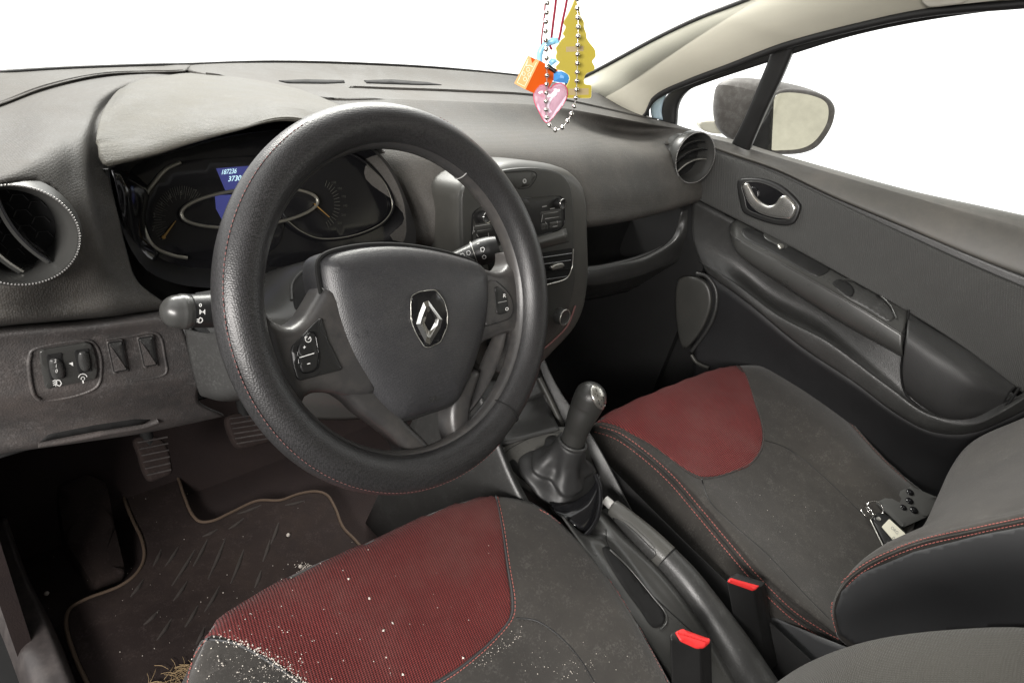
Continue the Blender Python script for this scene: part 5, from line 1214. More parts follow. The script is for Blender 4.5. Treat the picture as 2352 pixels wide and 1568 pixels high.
# crumbs
cb = MB()
def crumb(x, y, r):
    q, n = sdc.hit(x, y); c = q+n*(r*.6+.0017); vs = []
    for k_ in range(6):
        d = [(1, 0, 0), (-1, 0, 0), (0, 1, 0), (0, -1, 0), (0, 0, 1), (0, 0, -1)][k_]; vs.append(c+Vector(d)*r*random.uniform(.5, 1.25))
    cb.add(vs, [(0, 2, 4), (2, 1, 4), (1, 3, 4), (3, 0, 4), (2, 0, 5), (1, 2, 5), (3, 1, 5), (0, 3, 5)])
for i in range(420):
    t = random.random()**.8; ln = [(500, 1470), (560, 1482), (640, 1530), (720, 1590), (760, 1625)]
    p = cr(ln, 50)[int(t*49)]; s_ = abs(random.gauss(0, 8))+1; crumb(p[0]+random.gauss(0, 5)+4, p[1]+random.gauss(2, 6), (.0003+.0011*random.random()**2))
for i in range(210): crumb(min(760, random.gauss(600, 70)), random.uniform(1505, 1575), .00022+.0010*random.random()**3) if True else 0
for i in range(90): crumb(random.gauss(620, 90), random.uniform(1400, 1560), random.uniform(.0004, .0010))
for i in range(45): crumb(random.uniform(600, 1130), random.uniform(1250, 1560), random.uniform(.0004, .0013))
for i in range(60): 
    t = random.random(); crumb(1090+t*110+random.gauss(0, 7), 1530-t*85+random.gauss(0, 6), random.uniform(.0003, .0009))
for i in range(60): crumb(random.gauss(1300, 60), random.gauss(1530, 30), random.uniform(.0003, .0008))
for x, y in ((901, 1432), (848, 1376), (800, 1332), (880, 1449), (1063, 1512), (925, 1550)): crumb(x, y, .0021)
o = cb.build('crumbs', M['crumb'], None, smooth=False, auto=None); o['kind'] = 'stuff'; o['label'] = 'white bread crumbs strewn over the driver seat'; o['category'] = 'crumbs'
cb = MB()
for i in range(20):
    q, n = spc.hit(random.gauss(1790, 70), random.gauss(1180, 45)); cb.ball(q+n*.0003, random.uniform(.0003, .0006), n=3)
o = cb.build('dust_specks', M['crumb'], None, smooth=False, auto=None); o['kind'] = 'stuff'; o['label'] = 'few pale specks on the passenger seat cushion'; o['category'] = 'crumbs'

# ================================================================== PASSENGER DOOR
door = thing('passenger_door', 'passenger door panel with silver pull handle, armrest, storage pocket and outside mirror', 'car door', (.70, .3, .1))
def X(l, ax='x'): return [P(a, b_, ax, v) for a, b_, v in l]
loft('door_top', [
    X([(1600, 302, .735), (1690, 322, .735), (1768, 347, .735), (1915, 389, .735), (2100, 439, .735), (2251, 472, .735), (2352, 494, .735), (2700, 570, .735)]),
    X([(1602, 309, .722), (1684, 329, .72), (1768, 354, .72), (1915, 396, .72), (2100, 446, .72), (2251, 481, .72), (2352, 503, .72), (2700, 580, .72)]),
    X([(1606, 318, .708), (1684, 341, .702), (1768, 370, .70), (1915, 418, .698), (2100, 480, .698), (2251, 525, .698), (2352, 556, .698), (2700, 640, .698)]),
    X([(1610, 328, .70), (1684, 353, .69), (1780, 386, .687), (1915, 448, .685), (2083, 518, .685), (2230, 580, .685), (2352, 626, .685), (2700, 750, .685)]),
    X([(1611, 333, .705), (1684, 359, .698), (1780, 392, .697), (1915, 455, .697), (2083, 525, .697), (2230, 586, .697), (2352, 634, .697), (2700, 758, .697)])], M['door_top'], door, nu=80, k=6)
loft('recessed_strip', [  # recessed plastic strip between door top and insert
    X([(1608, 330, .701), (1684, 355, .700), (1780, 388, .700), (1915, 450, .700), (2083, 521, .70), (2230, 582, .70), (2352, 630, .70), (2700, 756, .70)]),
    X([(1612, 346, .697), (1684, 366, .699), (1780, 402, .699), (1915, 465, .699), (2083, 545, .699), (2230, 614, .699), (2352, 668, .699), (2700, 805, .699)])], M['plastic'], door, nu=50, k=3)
ins = loft('door_insert', [
    X([(1600, 336, .705), (1684, 362, .697), (1780, 398, .696), (1915, 461, .696), (2083, 541, .696), (2230, 610, .696), (2352, 663, .696), (2700, 800, .696)]),
    X([(1600, 345, .698), (1684, 368, .690), (1780, 404, .689), (1915, 468, .689), (2083, 548, .689), (2230, 617, .689), (2352, 670, .689), (2700, 808, .689)]),
    X([(1600, 400, .69), (1690, 430, .688), (1800, 480, .684), (1930, 545, .686), (2100, 630, .684), (2240, 710, .683), (2360, 780, .682), (2700, 930, .68)]),
    X([(1600, 452, .685), (1690, 497, .683), (1820, 563, .680), (1950, 634, .678), (2085, 709, .676), (2220, 795, .675), (2340, 886, .675), (2700, 1150, .675)]),
    X([(1600, 456, .69), (1690, 501, .69), (1820, 567, .688), (1950, 638, .685), (2085, 714, .684), (2220, 799, .683), (2340, 890, .683), (2700, 1155, .683)])], M['door_insert'], door, nu=80, k=6)
loft('lower_panel', [
    X([(1590, 455, .697), (1694, 510, .697), (1820, 580, .697), (2000, 690, .695), (2100, 760, .69), (2230, 830, .69), (2400, 960, .69), (2600, 1100, .69)]),
    X([(1590, 540, .697), (1680, 600, .700), (1770, 670, .705), (1880, 728, .700), (2010, 815, .675), (2120, 880, .665), (2300, 930, .665), (2480, 830, .665)]),
    X([(1606, 596, .692), (1692, 648, .672), (1792, 722, .662), (1900, 780, .658), (2040, 880, .656), (2140, 940, .655), (2320, 925, .655), (2480, 780, .655)]),
    X([(1608, 600, .690), (1692, 655, .664), (1792, 730, .652), (1900, 788, .648), (2040, 890, .646), (2130, 952, .646), (2225, 972, .646), (2330, 928, .646), (2500, 790, .646)]),
    X([(1620, 622, .688), (1706, 682, .658), (1826, 780, .650), (1950, 864, .648), (2048, 935, .648), (2135, 978, .648), (2222, 984, .648), (2318, 942, .648), (2520, 810, .648)]),
    X([(1625, 630, .692), (1712, 692, .668), (1838, 795, .66), (1965, 880, .658), (2052, 946, .658), (2135, 990, .658), (2222, 996, .658), (2330, 954, .658), (2540, 830, .658)])], M['door'], door, nu=90, k=7)
loft('lower_shade_trim', [  # lower door, its shade painted in by the near-black material
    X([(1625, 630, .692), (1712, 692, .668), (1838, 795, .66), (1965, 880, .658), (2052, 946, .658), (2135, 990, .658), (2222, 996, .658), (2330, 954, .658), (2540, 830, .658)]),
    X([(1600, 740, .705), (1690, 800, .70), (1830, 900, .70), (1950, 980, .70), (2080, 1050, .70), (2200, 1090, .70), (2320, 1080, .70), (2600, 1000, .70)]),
    X([(1590, 900, .71), (1690, 960, .71), (1830, 1060, .71), (1950, 1150, .71), (2080, 1250, .71), (2200, 1290, .71), (2320, 1280, .71), (2600, 1200, .71)])], M['door_shade'], door, nu=90, k=7)
slab('door_shell', [(.745, .30), (.775, .30), (.775, -1.0), (.745, -1.0)], -.05, .80, M['matt_black'], door)
arm = loft('armrest', [
    X([(1680, 512, .690), (1692, 505, .689), (1720, 518, .688), (1820, 568, .687), (1950, 640, .684), (2087, 714, .682)]),
    X([(1676, 520, .675), (1688, 516, .665), (1714, 530, .66), (1812, 582, .656), (1945, 655, .652), (2083, 732, .650)]),
    X([(1676, 530, .660), (1692, 542, .638), (1716, 558, .632), (1800, 602, .630), (1925, 672, .628), (2075, 764, .625)]),
    X([(1676, 536, .655), (1690, 550, .632), (1716, 567, .625), (1800, 612, .622), (1925, 683, .620), (2073, 776, .618)]),
    X([(1678, 548, .655), (1690, 575, .634), (1716, 598, .627), (1800, 651, .624), (1925, 731, .622), (2072, 815, .620)]),
    X([(1680, 552, .675), (1692, 580, .66), (1718, 604, .66), (1800, 658, .66), (1925, 738, .66), (2074, 822, .66)])], M['plastic_smooth'], door, nu=70, k=6)
sa = Surf(arm)
seam('armrest_edge', [(1692, 548), (1740, 573), (1883, 654), (2000, 722), (2070, 766)], sa, .0022, M['plastic_smooth'], door, lift=-.0006)
swp = decal('switch_panel', [(1703, 533), (1710, 523), (1730, 526), (1820, 572), (1906, 614), (1903, 624), (1880, 635), (1866, 631), (1760, 572), (1712, 548)], sa, .0016, M['black'], door, step=8, round_px=4)
decal('window_switch', [(1752, 536), (1778, 548), (1812, 566), (1806, 572), (1780, 562), (1756, 548)], sa, .003, M['plastic_smooth'], swp, step=6, round_px=3)
decal('switch_tab', [(1784, 563), (1797, 563), (1800, 570), (1790, 573)], sa, .005, M['satin'], swp, step=5, round_px=2)
decal('grip_cup', [(1915, 646), (1945, 640), (2000, 666), (2040, 700), (2056, 728), (2044, 738), (1990, 708), (1930, 672)], sa, .0006, M['plastic'], door, step=8)
decal('cup_shade', [(1912, 650), (1925, 642), (1948, 650), (1962, 668), (1955, 682), (1930, 668)], sa, .0012, M['matt_black'], door, step=6)  # shade in the cup's front end, painted as a flat black patch
seam('grip_cup_edge', [(1938, 642), (1965, 648), (2008, 670), (2044, 702), (2059, 732)], sa, .0022, M['plastic_smooth'], door, lift=.0014)
loft('arm_pad', [
    X([(2088, 716, .684), (2136, 748, .683), (2200, 786, .683), (2262, 828, .683), (2338, 886, .683)]),
    X([(2087, 728, .662), (2138, 762, .660), (2200, 800, .660), (2256, 838, .662), (2332, 890, .672)]),
    X([(2085, 750, .634), (2142, 790, .632), (2200, 828, .633), (2250, 858, .638), (2322, 900, .662)]),
    X([(2083, 766, .622), (2142, 808, .620), (2200, 844, .622), (2246, 872, .630), (2318, 905, .656)]),
    X([(2079, 790, .617), (2138, 836, .615), (2196, 872, .618), (2240, 892, .626), (2314, 912, .654)]),
    X([(2073, 850, .622), (2122, 892, .620), (2184, 922, .624), (2232, 928, .634), (2306, 924, .656)]),
    X([(2078, 893, .634), (2112, 922, .634), (2176, 954, .636), (2232, 954, .642), (2300, 932, .66)]),
    X([(2086, 908, .66), (2112, 930, .66), (2172, 964, .66), (2236, 965, .66), (2302, 936, .67)])], M['pad_arm'], door, nu=50, k=6)
tube('pad_gap', [P(a, b_, 'x', .655) for a, b_ in [(2088, 712), (2078, 790), (2070, 850), (2080, 903), (2112, 934), (2172, 969), (2240, 968), (2304, 938), (2342, 890)]], .0022, M['matt_black'], door, n=70, seg=8)
# pull handle in its recess
HPp = Plane((.684, 0, .8), (-1, 0, 0))
HO = [(1694, 420), (1700, 411), (1725, 408), (1760, 412), (1800, 430), (1834, 462), (1840, 474), (1826, 512), (1812, 518), (1780, 516), (1730, 500), (1708, 488), (1700, 465)]
hf = pillow('handle_bezel', HO, HPp.up(.001), .005, .005, M['black'], door, depth=.006, n=70)
HI = [(1704, 424), (1716, 418), (1750, 420), (1790, 438), (1825, 470), (1826, 482), (1817, 502), (1790, 506), (1740, 492), (1717, 480), (1710, 455)]
pillow('handle_recess', HI, HPp.up(.0064), .0004, 0, M['gloss'], hf, depth=.001, n=60)
tube('handle_recess_edge', [HPp.up(.0068).hit(a, b_)[0] for a, b_ in cr(HI, 60, True)], .0012, M['plastic_smooth'], hf, closed=True, n=90, seg=8)
HL = [(1706, 424), (1718, 420), (1726, 432), (1737, 452), (1752, 466), (1768, 472), (1782, 466), (1792, 452), (1804, 448), (1828, 472), (1828, 484), (1817, 502), (1795, 502), (1765, 497), (1736, 484), (1718, 464), (1710, 442)]
pillow('pull_lever', HL, HPp.up(.009), .004, .006, M['handle_chrome'], hf, depth=.003, n=90)
pillow('lever_root', [(1722, 432), (1735, 430), (1742, 440), (1740, 460), (1730, 452)], HPp.up(.008), .002, .002, M['gloss'], hf, depth=.002)
# speaker grille low at the front of the door
SPK = Plane((.688, 0, .5), (-1, 0, 0))
spk = pillow('speaker_grille', [(1560, 640), (1606, 640), (1626, 655), (1634, 692), (1624, 732), (1604, 768), (1570, 800)], SPK.up(.002), .004, .008, M['stack_face'], door, depth=.01)
tube('speaker_ring', [SPK.up(.003).hit(a, b_)[0] for a, b_ in [(1600, 628), (1622, 634), (1642, 660), (1646, 692), (1636, 735), (1612, 775), (1588, 806)]], .005, M['door'], door, n=40, seg=10)
tube('sill_edge', [S(s) for s in [(1588, 815, 'x', .69), (1600, 832, 'x', .69), (1628, 845, 'x', .69)]], .005, M['stack'], door, n=14, seg=8)
# window frame
def fr(name, outer, inner, h, m, thick=.02):
    a = cr([TD.up(h).hit(*p)[0] for p in outer], 70); b_ = cr([TD.up(h).hit(*p)[0] for p in inner], 70)
    n_ = np.array(tuple(TD.n))*thick
    return loft(name, [vrow(a-n_), vrow(a), vrow(b_), vrow(b_-n_)], m, door, nu=70, k=4, thick=.0015)
fr('window_frame', [(1512, 284), (1516, 255), (1526, 228), (1560, 195), (1613, 172), (1768, 116), (1831, 94), (1957, 58), (2125, 24), (2352, 2), (2700, -30)],
   [(1546, 292), (1549, 252), (1556, 232), (1575, 210), (1613, 193), (1768, 141), (1831, 120), (1957, 82), (2125, 47), (2352, 17), (2700, -12)], .0, M['seal'])
fr('quarter_window_post', [(1776, 100), (1768, 132), (1745, 190), (1715, 262), (1682, 330)], [(1832, 80), (1816, 118), (1790, 180), (1755, 255), (1716, 345)], .008, M['black'])
# glass panes
def pane(name, pts, h=-.012):
    q = [TD.up(h).hit(*p)[0] for p in pts]; b_ = MB(); b_.add(q, [tuple(range(len(q)))]); return b_.build(name, M['glass'], door, smooth=False, auto=None)
pane('quarter_glass', [(1540, 292), (1545, 240), (1575, 205), (1613, 188), (1775, 130), (1755, 200), (1690, 335)])
pane('window_glass', [(1710, 340), (1765, 220), (1815, 120), (1957, 78), (2125, 42), (2352, 12), (2700, -20), (2700, 590), (2352, 510), (2100, 455)])
# outside mirror
MC = P(1860, 280, 'x', .93)
MP_ = Plane(MC, (-.53, -.85, .03))
mo = [(1772, 222), (1780, 212), (1802, 204), (1838, 205), (1872, 211), (1902, 225), (1916, 246), (1912, 280), (1896, 312), (1874, 338), (1845, 351), (1800, 355), (1766, 350), (1758, 300)]
mh = pillow('door_mirror', mo, MP_.up(.0), .008, .010, M['mirror_shell'], door, depth=.012, n=80, label='outside mirror with a dark shell and a mirror showing a pale wall')
mi = [(1779, 225), (1788, 216), (1808, 213), (1840, 215), (1868, 221), (1890, 230), (1901, 243), (1901, 275), (1886, 306), (1864, 330), (1840, 341), (1800, 345), (1769, 342), (1770, 290)]
pillow('mirror_glass', mi, MP_.up(.0085), .0004, 0, M['mirror'], mh, depth=.001, n=80)
# the shell swells forward of the glass
ringo = [MP_.hit(a, b_)[0] for a, b_ in cr(mo, 40, True)]; cen = sum(ringo, Vector())/len(ringo)
fw = Vector((-.22, .97, .0)); rows = []
for s_, dd in ((1, 0), (1.05, .03), (1.02, .08), (.90, .13), (.65, .165), (.33, .182), (.02, .188)):
    rows.append([cen+(q-cen)*s_+fw*dd for q in ringo+ringo[:1]])
loft('mirror_shell', rows, M['mirror_shell'], mh, nu=60, k=4, thick=0)
pillow('mirror_turn_lamp', [(1606, 282), (1616, 278), (1662, 283), (1668, 304), (1648, 308), (1612, 298)], Plane(P(1630, 292, 'x', .86), (-.6, -.8, 0)), .004, .005, M['lens'], mh, depth=.02)
pillow('mirror_base', [(1716, 340), (1735, 300), (1762, 258), (1778, 225), (1772, 350), (1768, 365), (1720, 350)], Plane(P(1750, 320, 'x', .80), (-.8, -.6, 0)), .004, .005, M['black'], mh, depth=.03, smooth=False)

# ================================================================== FLOOR MAT, PEDALS
sF = Surf(floor)
fm = thing('floor_mat', 'worn black floor mat with brown piped edge in the driver footwell', 'floor mat', (-.4, .3, .02))
MO = [(204, 1575), (178, 1521), (155, 1454), (152, 1421), (159, 1399), (192, 1377), (278, 1343), (315, 1314), (331, 1280), (326, 1240), (304, 1192), (285, 1143), (285, 1121), (298, 1105), (333, 1095), (370, 1086), (392, 1082), (407, 1095), (422, 1136), (441, 1180), (459, 1197), (489, 1195), (537, 1173), (592, 1149), (644, 1148), (685, 1134), (726, 1128), (751, 1136), (770, 1166), (788, 1210), (818, 1242), (860, 1300), (880, 1400), (820, 1560), (700, 1660), (400, 1680), (240, 1650)]
MF = Plane((0, 0, .024), (0, 0, 1))
mtt = pillow('mat', MO, MF, .006, .006, M['mat'], fm, depth=.02, n=220, step=.03)
tube('mat_piping', [MF.up(.007).hit(a, b_)[0] for a, b_ in cr(MO, 200, True)], .0030, M['piping'], fm, closed=True, n=320, seg=8)
ml = MF.up(.0072)
for a, b_ in (((477, 1238), (444, 1300)), ((448, 1262), (395, 1345)), ((518, 1236), (478, 1330)), ((560, 1262), (530, 1340)), ((366, 1400), (330, 1435)), ((430, 1335), (398, 1380)), ((370, 1262), (352, 1300)), ((640, 1200), (622, 1250)), ((600, 1310), (585, 1350)), ((560, 1190), (525, 1215)), ((500, 1215), (465, 1232)), ((505, 1345), (470, 1405)), ((455, 1390), (425, 1440)), ((545, 1180), (600, 1160)), ((655, 1160), (700, 1150)), ((395, 1420), (360, 1470)), ((330, 1330), (300, 1370)), ((470, 1440), (450, 1480)), ((620, 1240), (604, 1290)), ((410, 1255), (380, 1300))):
    m_ = ((a[0]+b_[0])/2+1, (a[1]+b_[1])/2+1); tube('mat_rib', [ml.up(-.002).hit(*a)[0], ml.up(-.001).hit(*m_)[0], ml.up(-.002).hit(*b_)[0]], [.0015, .0036, .0015], M['worn'], fm, n=10, seg=8)
# frayed straw-coloured carpet edge under the seat
fb = MB()
for i in range(60):
    x, y = random.uniform(340, 470), 0; y = 1575-(x-340)*.45+random.gauss(10, 7); q = ml.hit(x, y)[0]+Vector((0, 0, .003)); a = random.uniform(0, 6.28)
    if 0: pass
    fb.tube([q, q+Vector((math.cos(a)*.012, math.sin(a)*.012, .002)), q+Vector((math.cos(a+.15)*.024, math.sin(a+.15)*.024, 0))], .0004, n=5, seg=4)
o = fb.build('straw', M['straw'], None, auto=None); o['kind'] = 'stuff'; o['label'] = 'loose straw coloured fibres on the floor mat by the seat'; o['category'] = 'straw'
gt = MB()
for i in range(80):
    x, y = random.uniform(60, 820), random.uniform(1110, 1560)
    if random.random() < .5: x, y = random.gauss(420, 130), random.gauss(1400, 80)
    q, n = MF.up(.007).hit(x, y); gt.ball(q, .0004+.0012*random.random()**3, n=3)
for x, y in ((278, 1089), (107, 1362), (41, 1370), (662, 1228), (690, 1300)): gt.ball(MF.up(.008).hit(x, y)[0], .004, n=4)
for i in range(120): gt.ball(MF.up(.007).hit(random.gauss(705, 12), random.gauss(1308, 9))[0], random.uniform(.0005, .0014), n=3)
o = gt.build('grit', M['grit'], None, auto=None); o['kind'] = 'stuff'; o['label'] = 'pale grit scattered over the dark driver floor'; o['category'] = 'grit'
def pedal(label, pts, y, m):
    pl_ = Plane(P(sum(p[0] for p in pts)/len(pts), sum(p[1] for p in pts)/len(pts), 'y', y), (0, -.75, .66)); c = pl_.p
    t = thing('pedal', label, 'pedal', c, 'foot pedals')
    pd = pillow('pedal_pad', pts, pl_, .006, .006, m, t, depth=.012, smooth=True, n=50)
    x0, x1 = min(p[0] for p in pts), max(p[0] for p in pts); y0, y1 = min(p[1] for p in pts), max(p[1] for p in pts)
    for k_ in range(6):
        f_ = (k_+.8)/7; yy = y0+(y1-y0)*f_; sh = (yy-y0)*.28
        tube('pad_rib', [pl_.up(.0068).hit(x0+5+sh, yy+4)[0], pl_.up(.0068).hit(x1-12+sh*.4, yy-9)[0]], .0016, M['sill'], pd, n=6, seg=6)
    tube('pedal_arm', [c+Vector((0, .008, -.005)), c+Vector((0, .05, .08)), c+Vector((.0, .10, .26))], .010, M['matt_black'], t, n=16, seg=10)
pedal('left ribbed clutch pedal with worn rubber pad above the floor mat', [(308, 1010), (330, 1000), (365, 1005), (384, 1025), (392, 1055), (395, 1085), (372, 1097), (344, 1105), (330, 1085), (318, 1045)], .45, M['mat'])
pedal('brake pedal in shadow, partly hidden behind the steering wheel', [(520, 960), (545, 948), (600, 960), (625, 985), (628, 1010), (600, 1020), (548, 1028), (528, 1000)], .45, M['mat'])
# foot rest
pillow('foot_rest', [(130, 1120), (200, 1090), (245, 1110), (262, 1200), (290, 1320), (220, 1350), (150, 1240)], Plane((-.6, .52, .06), (.1, -.35, 1)), .01, .01, M['sill'], body, depth=.05, smooth=False, rnd=12).data.materials[0] = M['mat']

# ================================================================== HANGING ORNAMENTS
HG = Plane((0, .165, 1.0), (-.75, -.62, .05))
ch = MB(); cp_ = [(1258, -60), (1257, 8), (1254, 49), (1253, 88), (1255, 122), (1256, 161), (1255, 200), (1254, 235), (1254, 252), (1256, 270), (1261, 286), (1272, 298), (1286, 297), (1298, 285), (1308, 271), (1315, 255), (1320, 239), (1323, 220), (1324, 201), (1326, 148), (1327, 94), (1328, 57), (1327, 37), (1326, 10), (1325, -60)]
cq = cr([HG.up(.016).hit(a, b_)[0] for a, b_ in cp_], 600); L = np.concatenate([[0], np.cumsum(np.linalg.norm(np.diff(cq, axis=0), axis=1))])
for s_ in np.arange(0, L[-1], .0112): ch.ball([np.interp(s_, L, cq[:, k_]) for k_ in range(3)], .00345, n=8)
ch.tube([Vector(x) for x in cq[::12]], .0006, n=100, seg=5)
tag(ch.build('bead_chain', M['chrome'], None, auto=None), 'silver ball chain hanging in a long loop in front of the other charms', 'chain', 'charms hanging from the mirror')
TO = [(1320, -4), (1314, 12), (1305, 31), (1296, 46), (1293, 55), (1299, 61), (1297, 68), (1291, 79), (1298, 85), (1288, 92), (1284, 100), (1275, 111), (1279, 120), (1275, 131), (1278, 139), (1286, 143), (1275, 154), (1279, 161), (1292, 163), (1306, 173), (1308, 181), (1305, 190), (1300, 197), (1301, 226), (1358, 226), (1359, 196), (1345, 195), (1341, 190), (1342, 177), (1347, 169), (1365, 162), (1367, 155), (1359, 141), (1369, 131), (1367, 114), (1355, 100), (1347, 88), (1347, 78), (1341, 63), (1342, 51), (1334, 39), (1330, 20), (1326, -4)]
tree = thing('air_freshener', 'yellow tree shaped cardboard air freshener with a pale edge', 'air freshener', HG.hit(1322, 226)[0], 'charms hanging from the mirror')
pillow('card_edge', rounded(TO, 5, 3), HG.up(.0016), .0001, 0, M['yellow_edge'], tree, smooth=False, depth=.0012)
tcx, tcy = 1322, 120
ti = []
for a, b_ in TO: ti.append((a+(1.6 if a < tcx else -.8), b_+(1.2 if b_ < 60 else (-.8 if b_ > 200 else 0))))
pillow('card_face', rounded(ti, 5, 3), HG.up(.0021), .0002, 0, M['yellow'], tree, smooth=False, depth=.0005)
mm = Marks(HG.up(.0024), 0); mm.poly([(1300, 108), (1340, 106), (1340, 118), (1300, 120)]); mm.build('faded_print', M['yellow_print'], tree); mm = Marks(HG.up(.0024), 0); mm.poly([(1306, 204), (1352, 203), (1352, 218), (1306, 219)]); mm.build('faded_print', M['yellow_print'], tree)
# orange bag charm: a little carton with a notch in its top
ob = thing('orange_carton', 'small orange carton charm with a pale patterned front face', 'charm', HG.hit(1215, 205)[0], 'charms hanging from the mirror')
A0, A1, A2, A3 = [HG.up(.014).hit(a, b_)[0] for a, b_ in [(1181, 192), (1207, 206), (1239, 140), (1213, 128)]]
dp = HG.up(-.004).hit(1250, 225)[0]-A1
b_ = MB(); F = [A0, A1, A2+(A1-A2)*.0, A3]
n1 = HG.up(.014).hit(1231, 136)[0]; n2 = HG.up(.014).hit(1222, 146)[0]; n3 = HG.up(.014).hit(1219, 132)[0]
fr_ = [A0, A1, A2, n1, n2, n3, A3]; n = len(fr_)
b_.add(fr_+[v+dp for v in fr_], [tuple(reversed(range(n, 2*n)))]+[(i, (i+1) % n, n+(i+1) % n, n+i) for i in range(n)])
b_.build('carton_side', M['orange'], ob, smooth=False, auto=None)
b_ = MB(); b_.add(fr_, [tuple(range(n))]); b_.build('carton_front', M['orange_pale'], ob, smooth=False, auto=None)
mm = Marks(HG.up(.0146), 0)
for cx, cy in ((1203, 170), (1213, 160), (1206, 182), (1216, 172)): mm.arc(cx, cy, 3.4, 4.5, 0, 360, 1.6)
mm.stroke([(1212, 142), (1208, 152), (1216, 150), (1224, 154)], 1.6); mm.stroke([(1188, 190), (1205, 199), (1232, 144)], 1.2); mm.stroke([(1188, 190), (1213, 136)], 1.2); mm.stroke([(1192, 183), (1200, 165)], 1.2)
mm.build('pale_pattern', M['cream'], ob)
# padlock charm
pk = thing('blue_charm', 'light blue ring charm with a faceted darker blue block', 'charm', HG.hit(1286, 193)[0], 'charms hanging from the mirror')
tube('charm_ring', [HG.up(.002).hit(a, c_)[0] for a, c_ in [(1252, 160), (1243, 150), (1239, 132), (1243, 114), (1254, 102), (1268, 95), (1278, 94), (1281, 100)]], [.003, .0035, .004, .0045, .004, .0045, .005, .003], M['skyblue'], pk, n=50, seg=10)
def facet_block(name, pts, h0, hh, m, par):
    b_ = MB(); o3 = [HG.up(h0).hit(*p)[0] for p in pts]; cx = sum(p[0] for p in pts)/len(pts); cy = sum(p[1] for p in pts)/len(pts); i3 = [HG.up(h0+hh).hit(cx+(p[0]-cx)*.25, cy+(p[1]-cy)*.25)[0] for p in pts]; bk_ = [HG.up(h0-.006).hit(*p)[0] for p in pts]; n = len(pts)
    b_.add(o3+i3+bk_, [tuple(range(n, 2*n))]+[(i, (i+1) % n, n+(i+1) % n, n+i) for i in range(n)]+[(i, 2*n+i, 2*n+(i+1) % n, (i+1) % n) for i in range(n)]); return b_.build(name, m, par, smooth=False, auto=None)
facet_block('charm_block', [(1272, 165), (1290, 164), (1304, 170), (1308, 180), (1303, 192), (1271, 188)], .001, .004, M['blue'], pk)
facet_block('charm_gem', [(1259, 143), (1266, 134), (1276, 136), (1280, 142), (1266, 152)], .006, .003, M['skyblue'], pk)
tube('charm_link', [HG.up(.003).hit(a, c_)[0] for a, c_ in [(1256, 150), (1266, 158), (1276, 165)]], .003, M['gloss'], pk, n=12, seg=8)
# heart
ht = thing('heart_charm', 'translucent pink plastic heart charm, lowest of the hanging charms', 'charm', HG.hit(1256, 281)[0], 'charms hanging from the mirror')
HT = [(1256, 282), (1238, 256), (1227, 230), (1227, 212), (1238, 198), (1252, 196), (1264, 204), (1272, 196), (1288, 192), (1300, 201), (1303, 216), (1296, 236), (1278, 260)]
pillow('heart_body', HT, HG.up(.004), .0055, .010, M['pink'], ht, depth=.003, n=70)
tube('heart_rim', [HG.up(.004).hit(a, c_)[0] for a, c_ in cr(HT, 60, True)], .0009, M['pinkedge'], ht, closed=True, n=80, seg=6)
pillow('heart_highlight', [(1272, 204), (1281, 206), (1280, 218), (1268, 230), (1262, 246), (1268, 258), (1262, 260), (1256, 244), (1262, 228), (1272, 216)], HG.up(.0085), .0018, .002, M['shine'], ht, depth=.001)  # gloss highlight painted on as a pale raised streak
# cords
for pts, lb in (([(1279, -60), (1277, 0), (1271, 50), (1266, 92), (1264, 108), (1268, 114)], 'crimson cord hanging left of the yellow tree, ending at the blue ring'), ([(1306, -60), (1302, 0), (1292, 50), (1284, 90), (1280, 98)], 'crimson cord hanging close behind the yellow tree'), ([(1256, -60), (1250, 40), (1245, 80), (1240, 125), (1232, 140)], 'thin crimson cord holding the orange carton')):
    tag(tube('cord', [HG.up(.003).hit(a, c_)[0] for a, c_ in pts], .0017 if 'thin' not in lb else .0011, M['cord'], None, n=40, seg=8), lb, 'cord', 'charms hanging from the mirror')

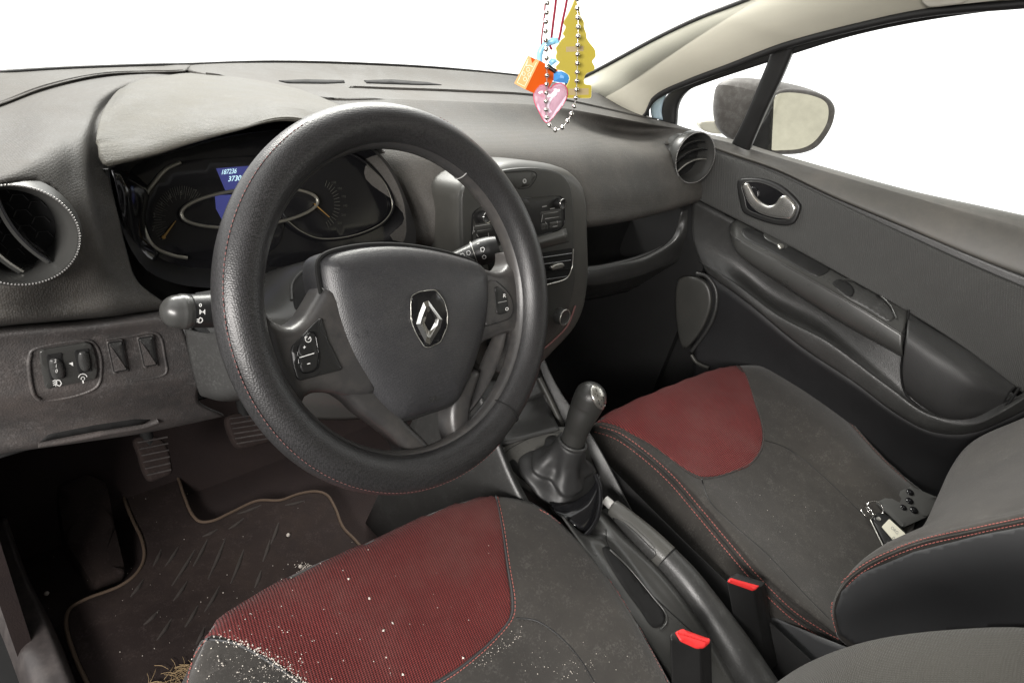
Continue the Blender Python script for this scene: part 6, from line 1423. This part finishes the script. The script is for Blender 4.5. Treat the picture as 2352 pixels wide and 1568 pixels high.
# ================================================================== KEYS AND CARD ON THE PASSENGER SEAT
_h = [spc.hit(*p)[0] for p in ((2012, 1153), (2080, 1125), (2073, 1205))]
KP = Plane(sum(_h, Vector())/3, (_h[1]-_h[0]).cross(_h[2]-_h[0])).up(.006)
card = thing('key_card', 'dark grey card with four black domed buttons leaning at the back of the passenger seat', 'card', KP.p)
pillow('card_body', [(2012, 1153), (2092, 1116), (2152, 1141), (2132, 1185), (2073, 1211)], KP, .002, .0012, M['card'], card, smooth=False, rnd=4, depth=.003)
for x, y, r_ in ((2090, 1130, .0075), (2089, 1150, .0075), (2075, 1165, .0065), (2099, 1171, .008)):
    q = KP.up(.002).hit(x, y)[0]; b_ = MB(); pq = Plane(q, KP.n); vs = []; fs = []
    for i in range(6):
        for j in range(18): a = math.pi/2*i/5; vs.append(pq.to3(r_*math.cos(a)*math.cos(j*math.pi/9), r_*math.cos(a)*math.sin(j*math.pi/9), r_*.55*math.sin(a)))
    for i in range(5):
        for j in range(18): fs.append((i*18+j, i*18+(j+1) % 18, (i+1)*18+(j+1) % 18, (i+1)*18+j))
    b_.add(vs, fs); b_.build('dome_button', M['gloss'], card, auto=None)
KQ = KP.up(.004)
ky = thing('key_ring', 'steel key ring with a black fob and cream paper tag on the passenger seat', 'keys', KQ.p)
def ring_t(name, cx, cy, r_, tilt, par):
    q = KQ.up(.004).hit(cx, cy)[0]; pl_ = Plane(q, tilt); tube(name, [pl_.to3(r_*math.cos(t), r_*math.sin(t)) for t in np.linspace(0, 2*math.pi, 24, endpoint=False)], .0011, M['chrome'], par, closed=True, n=50, seg=8)
ring_t('split_ring', 1992, 1176, .0125, (-.1, -.2, 1), ky); ring_t('split_ring', 2010, 1168, .0145, (-.6, -.2, .7), ky); ring_t('split_ring', 2001, 1172, .012, (.5, -.3, .8), ky)
pillow('key_fob', [(2003, 1190), (2014, 1176), (2036, 1183), (2048, 1190), (2100, 1240), (2056, 1262), (2036, 1256)], KQ.up(.003), .004, .003, M['black'], ky, smooth=False, rnd=6, depth=.006)
lbp = pillow('paper_tag', [(2042, 1191), (2092, 1237), (2062, 1252), (2025, 1209)], KQ.up(.0076), .0006, 0, M['paper'], ky, smooth=False, rnd=3, depth=.001)
mm = Marks(KQ.up(.0085), 0); mm.text('ORG:', 2045, 1212, 7, ux=(.72, .68), uy=(.6, -.75)); mm.text('0', 2048, 1236, 8, ux=(.72, .68), uy=(.6, -.75)); mm.build('handwriting', M['greyprint'], lbp)
knob('fob_rivet', 2018, 1191, .0042, KQ.up(.007), .0015, M['satin'], ky)
tube('key_blade', [KQ.up(.003).hit(a, c_)[0] for a, c_ in [(1999, 1193), (2012, 1220), (2030, 1256)]], .0014, M['satin'], ky, n=10, seg=6)
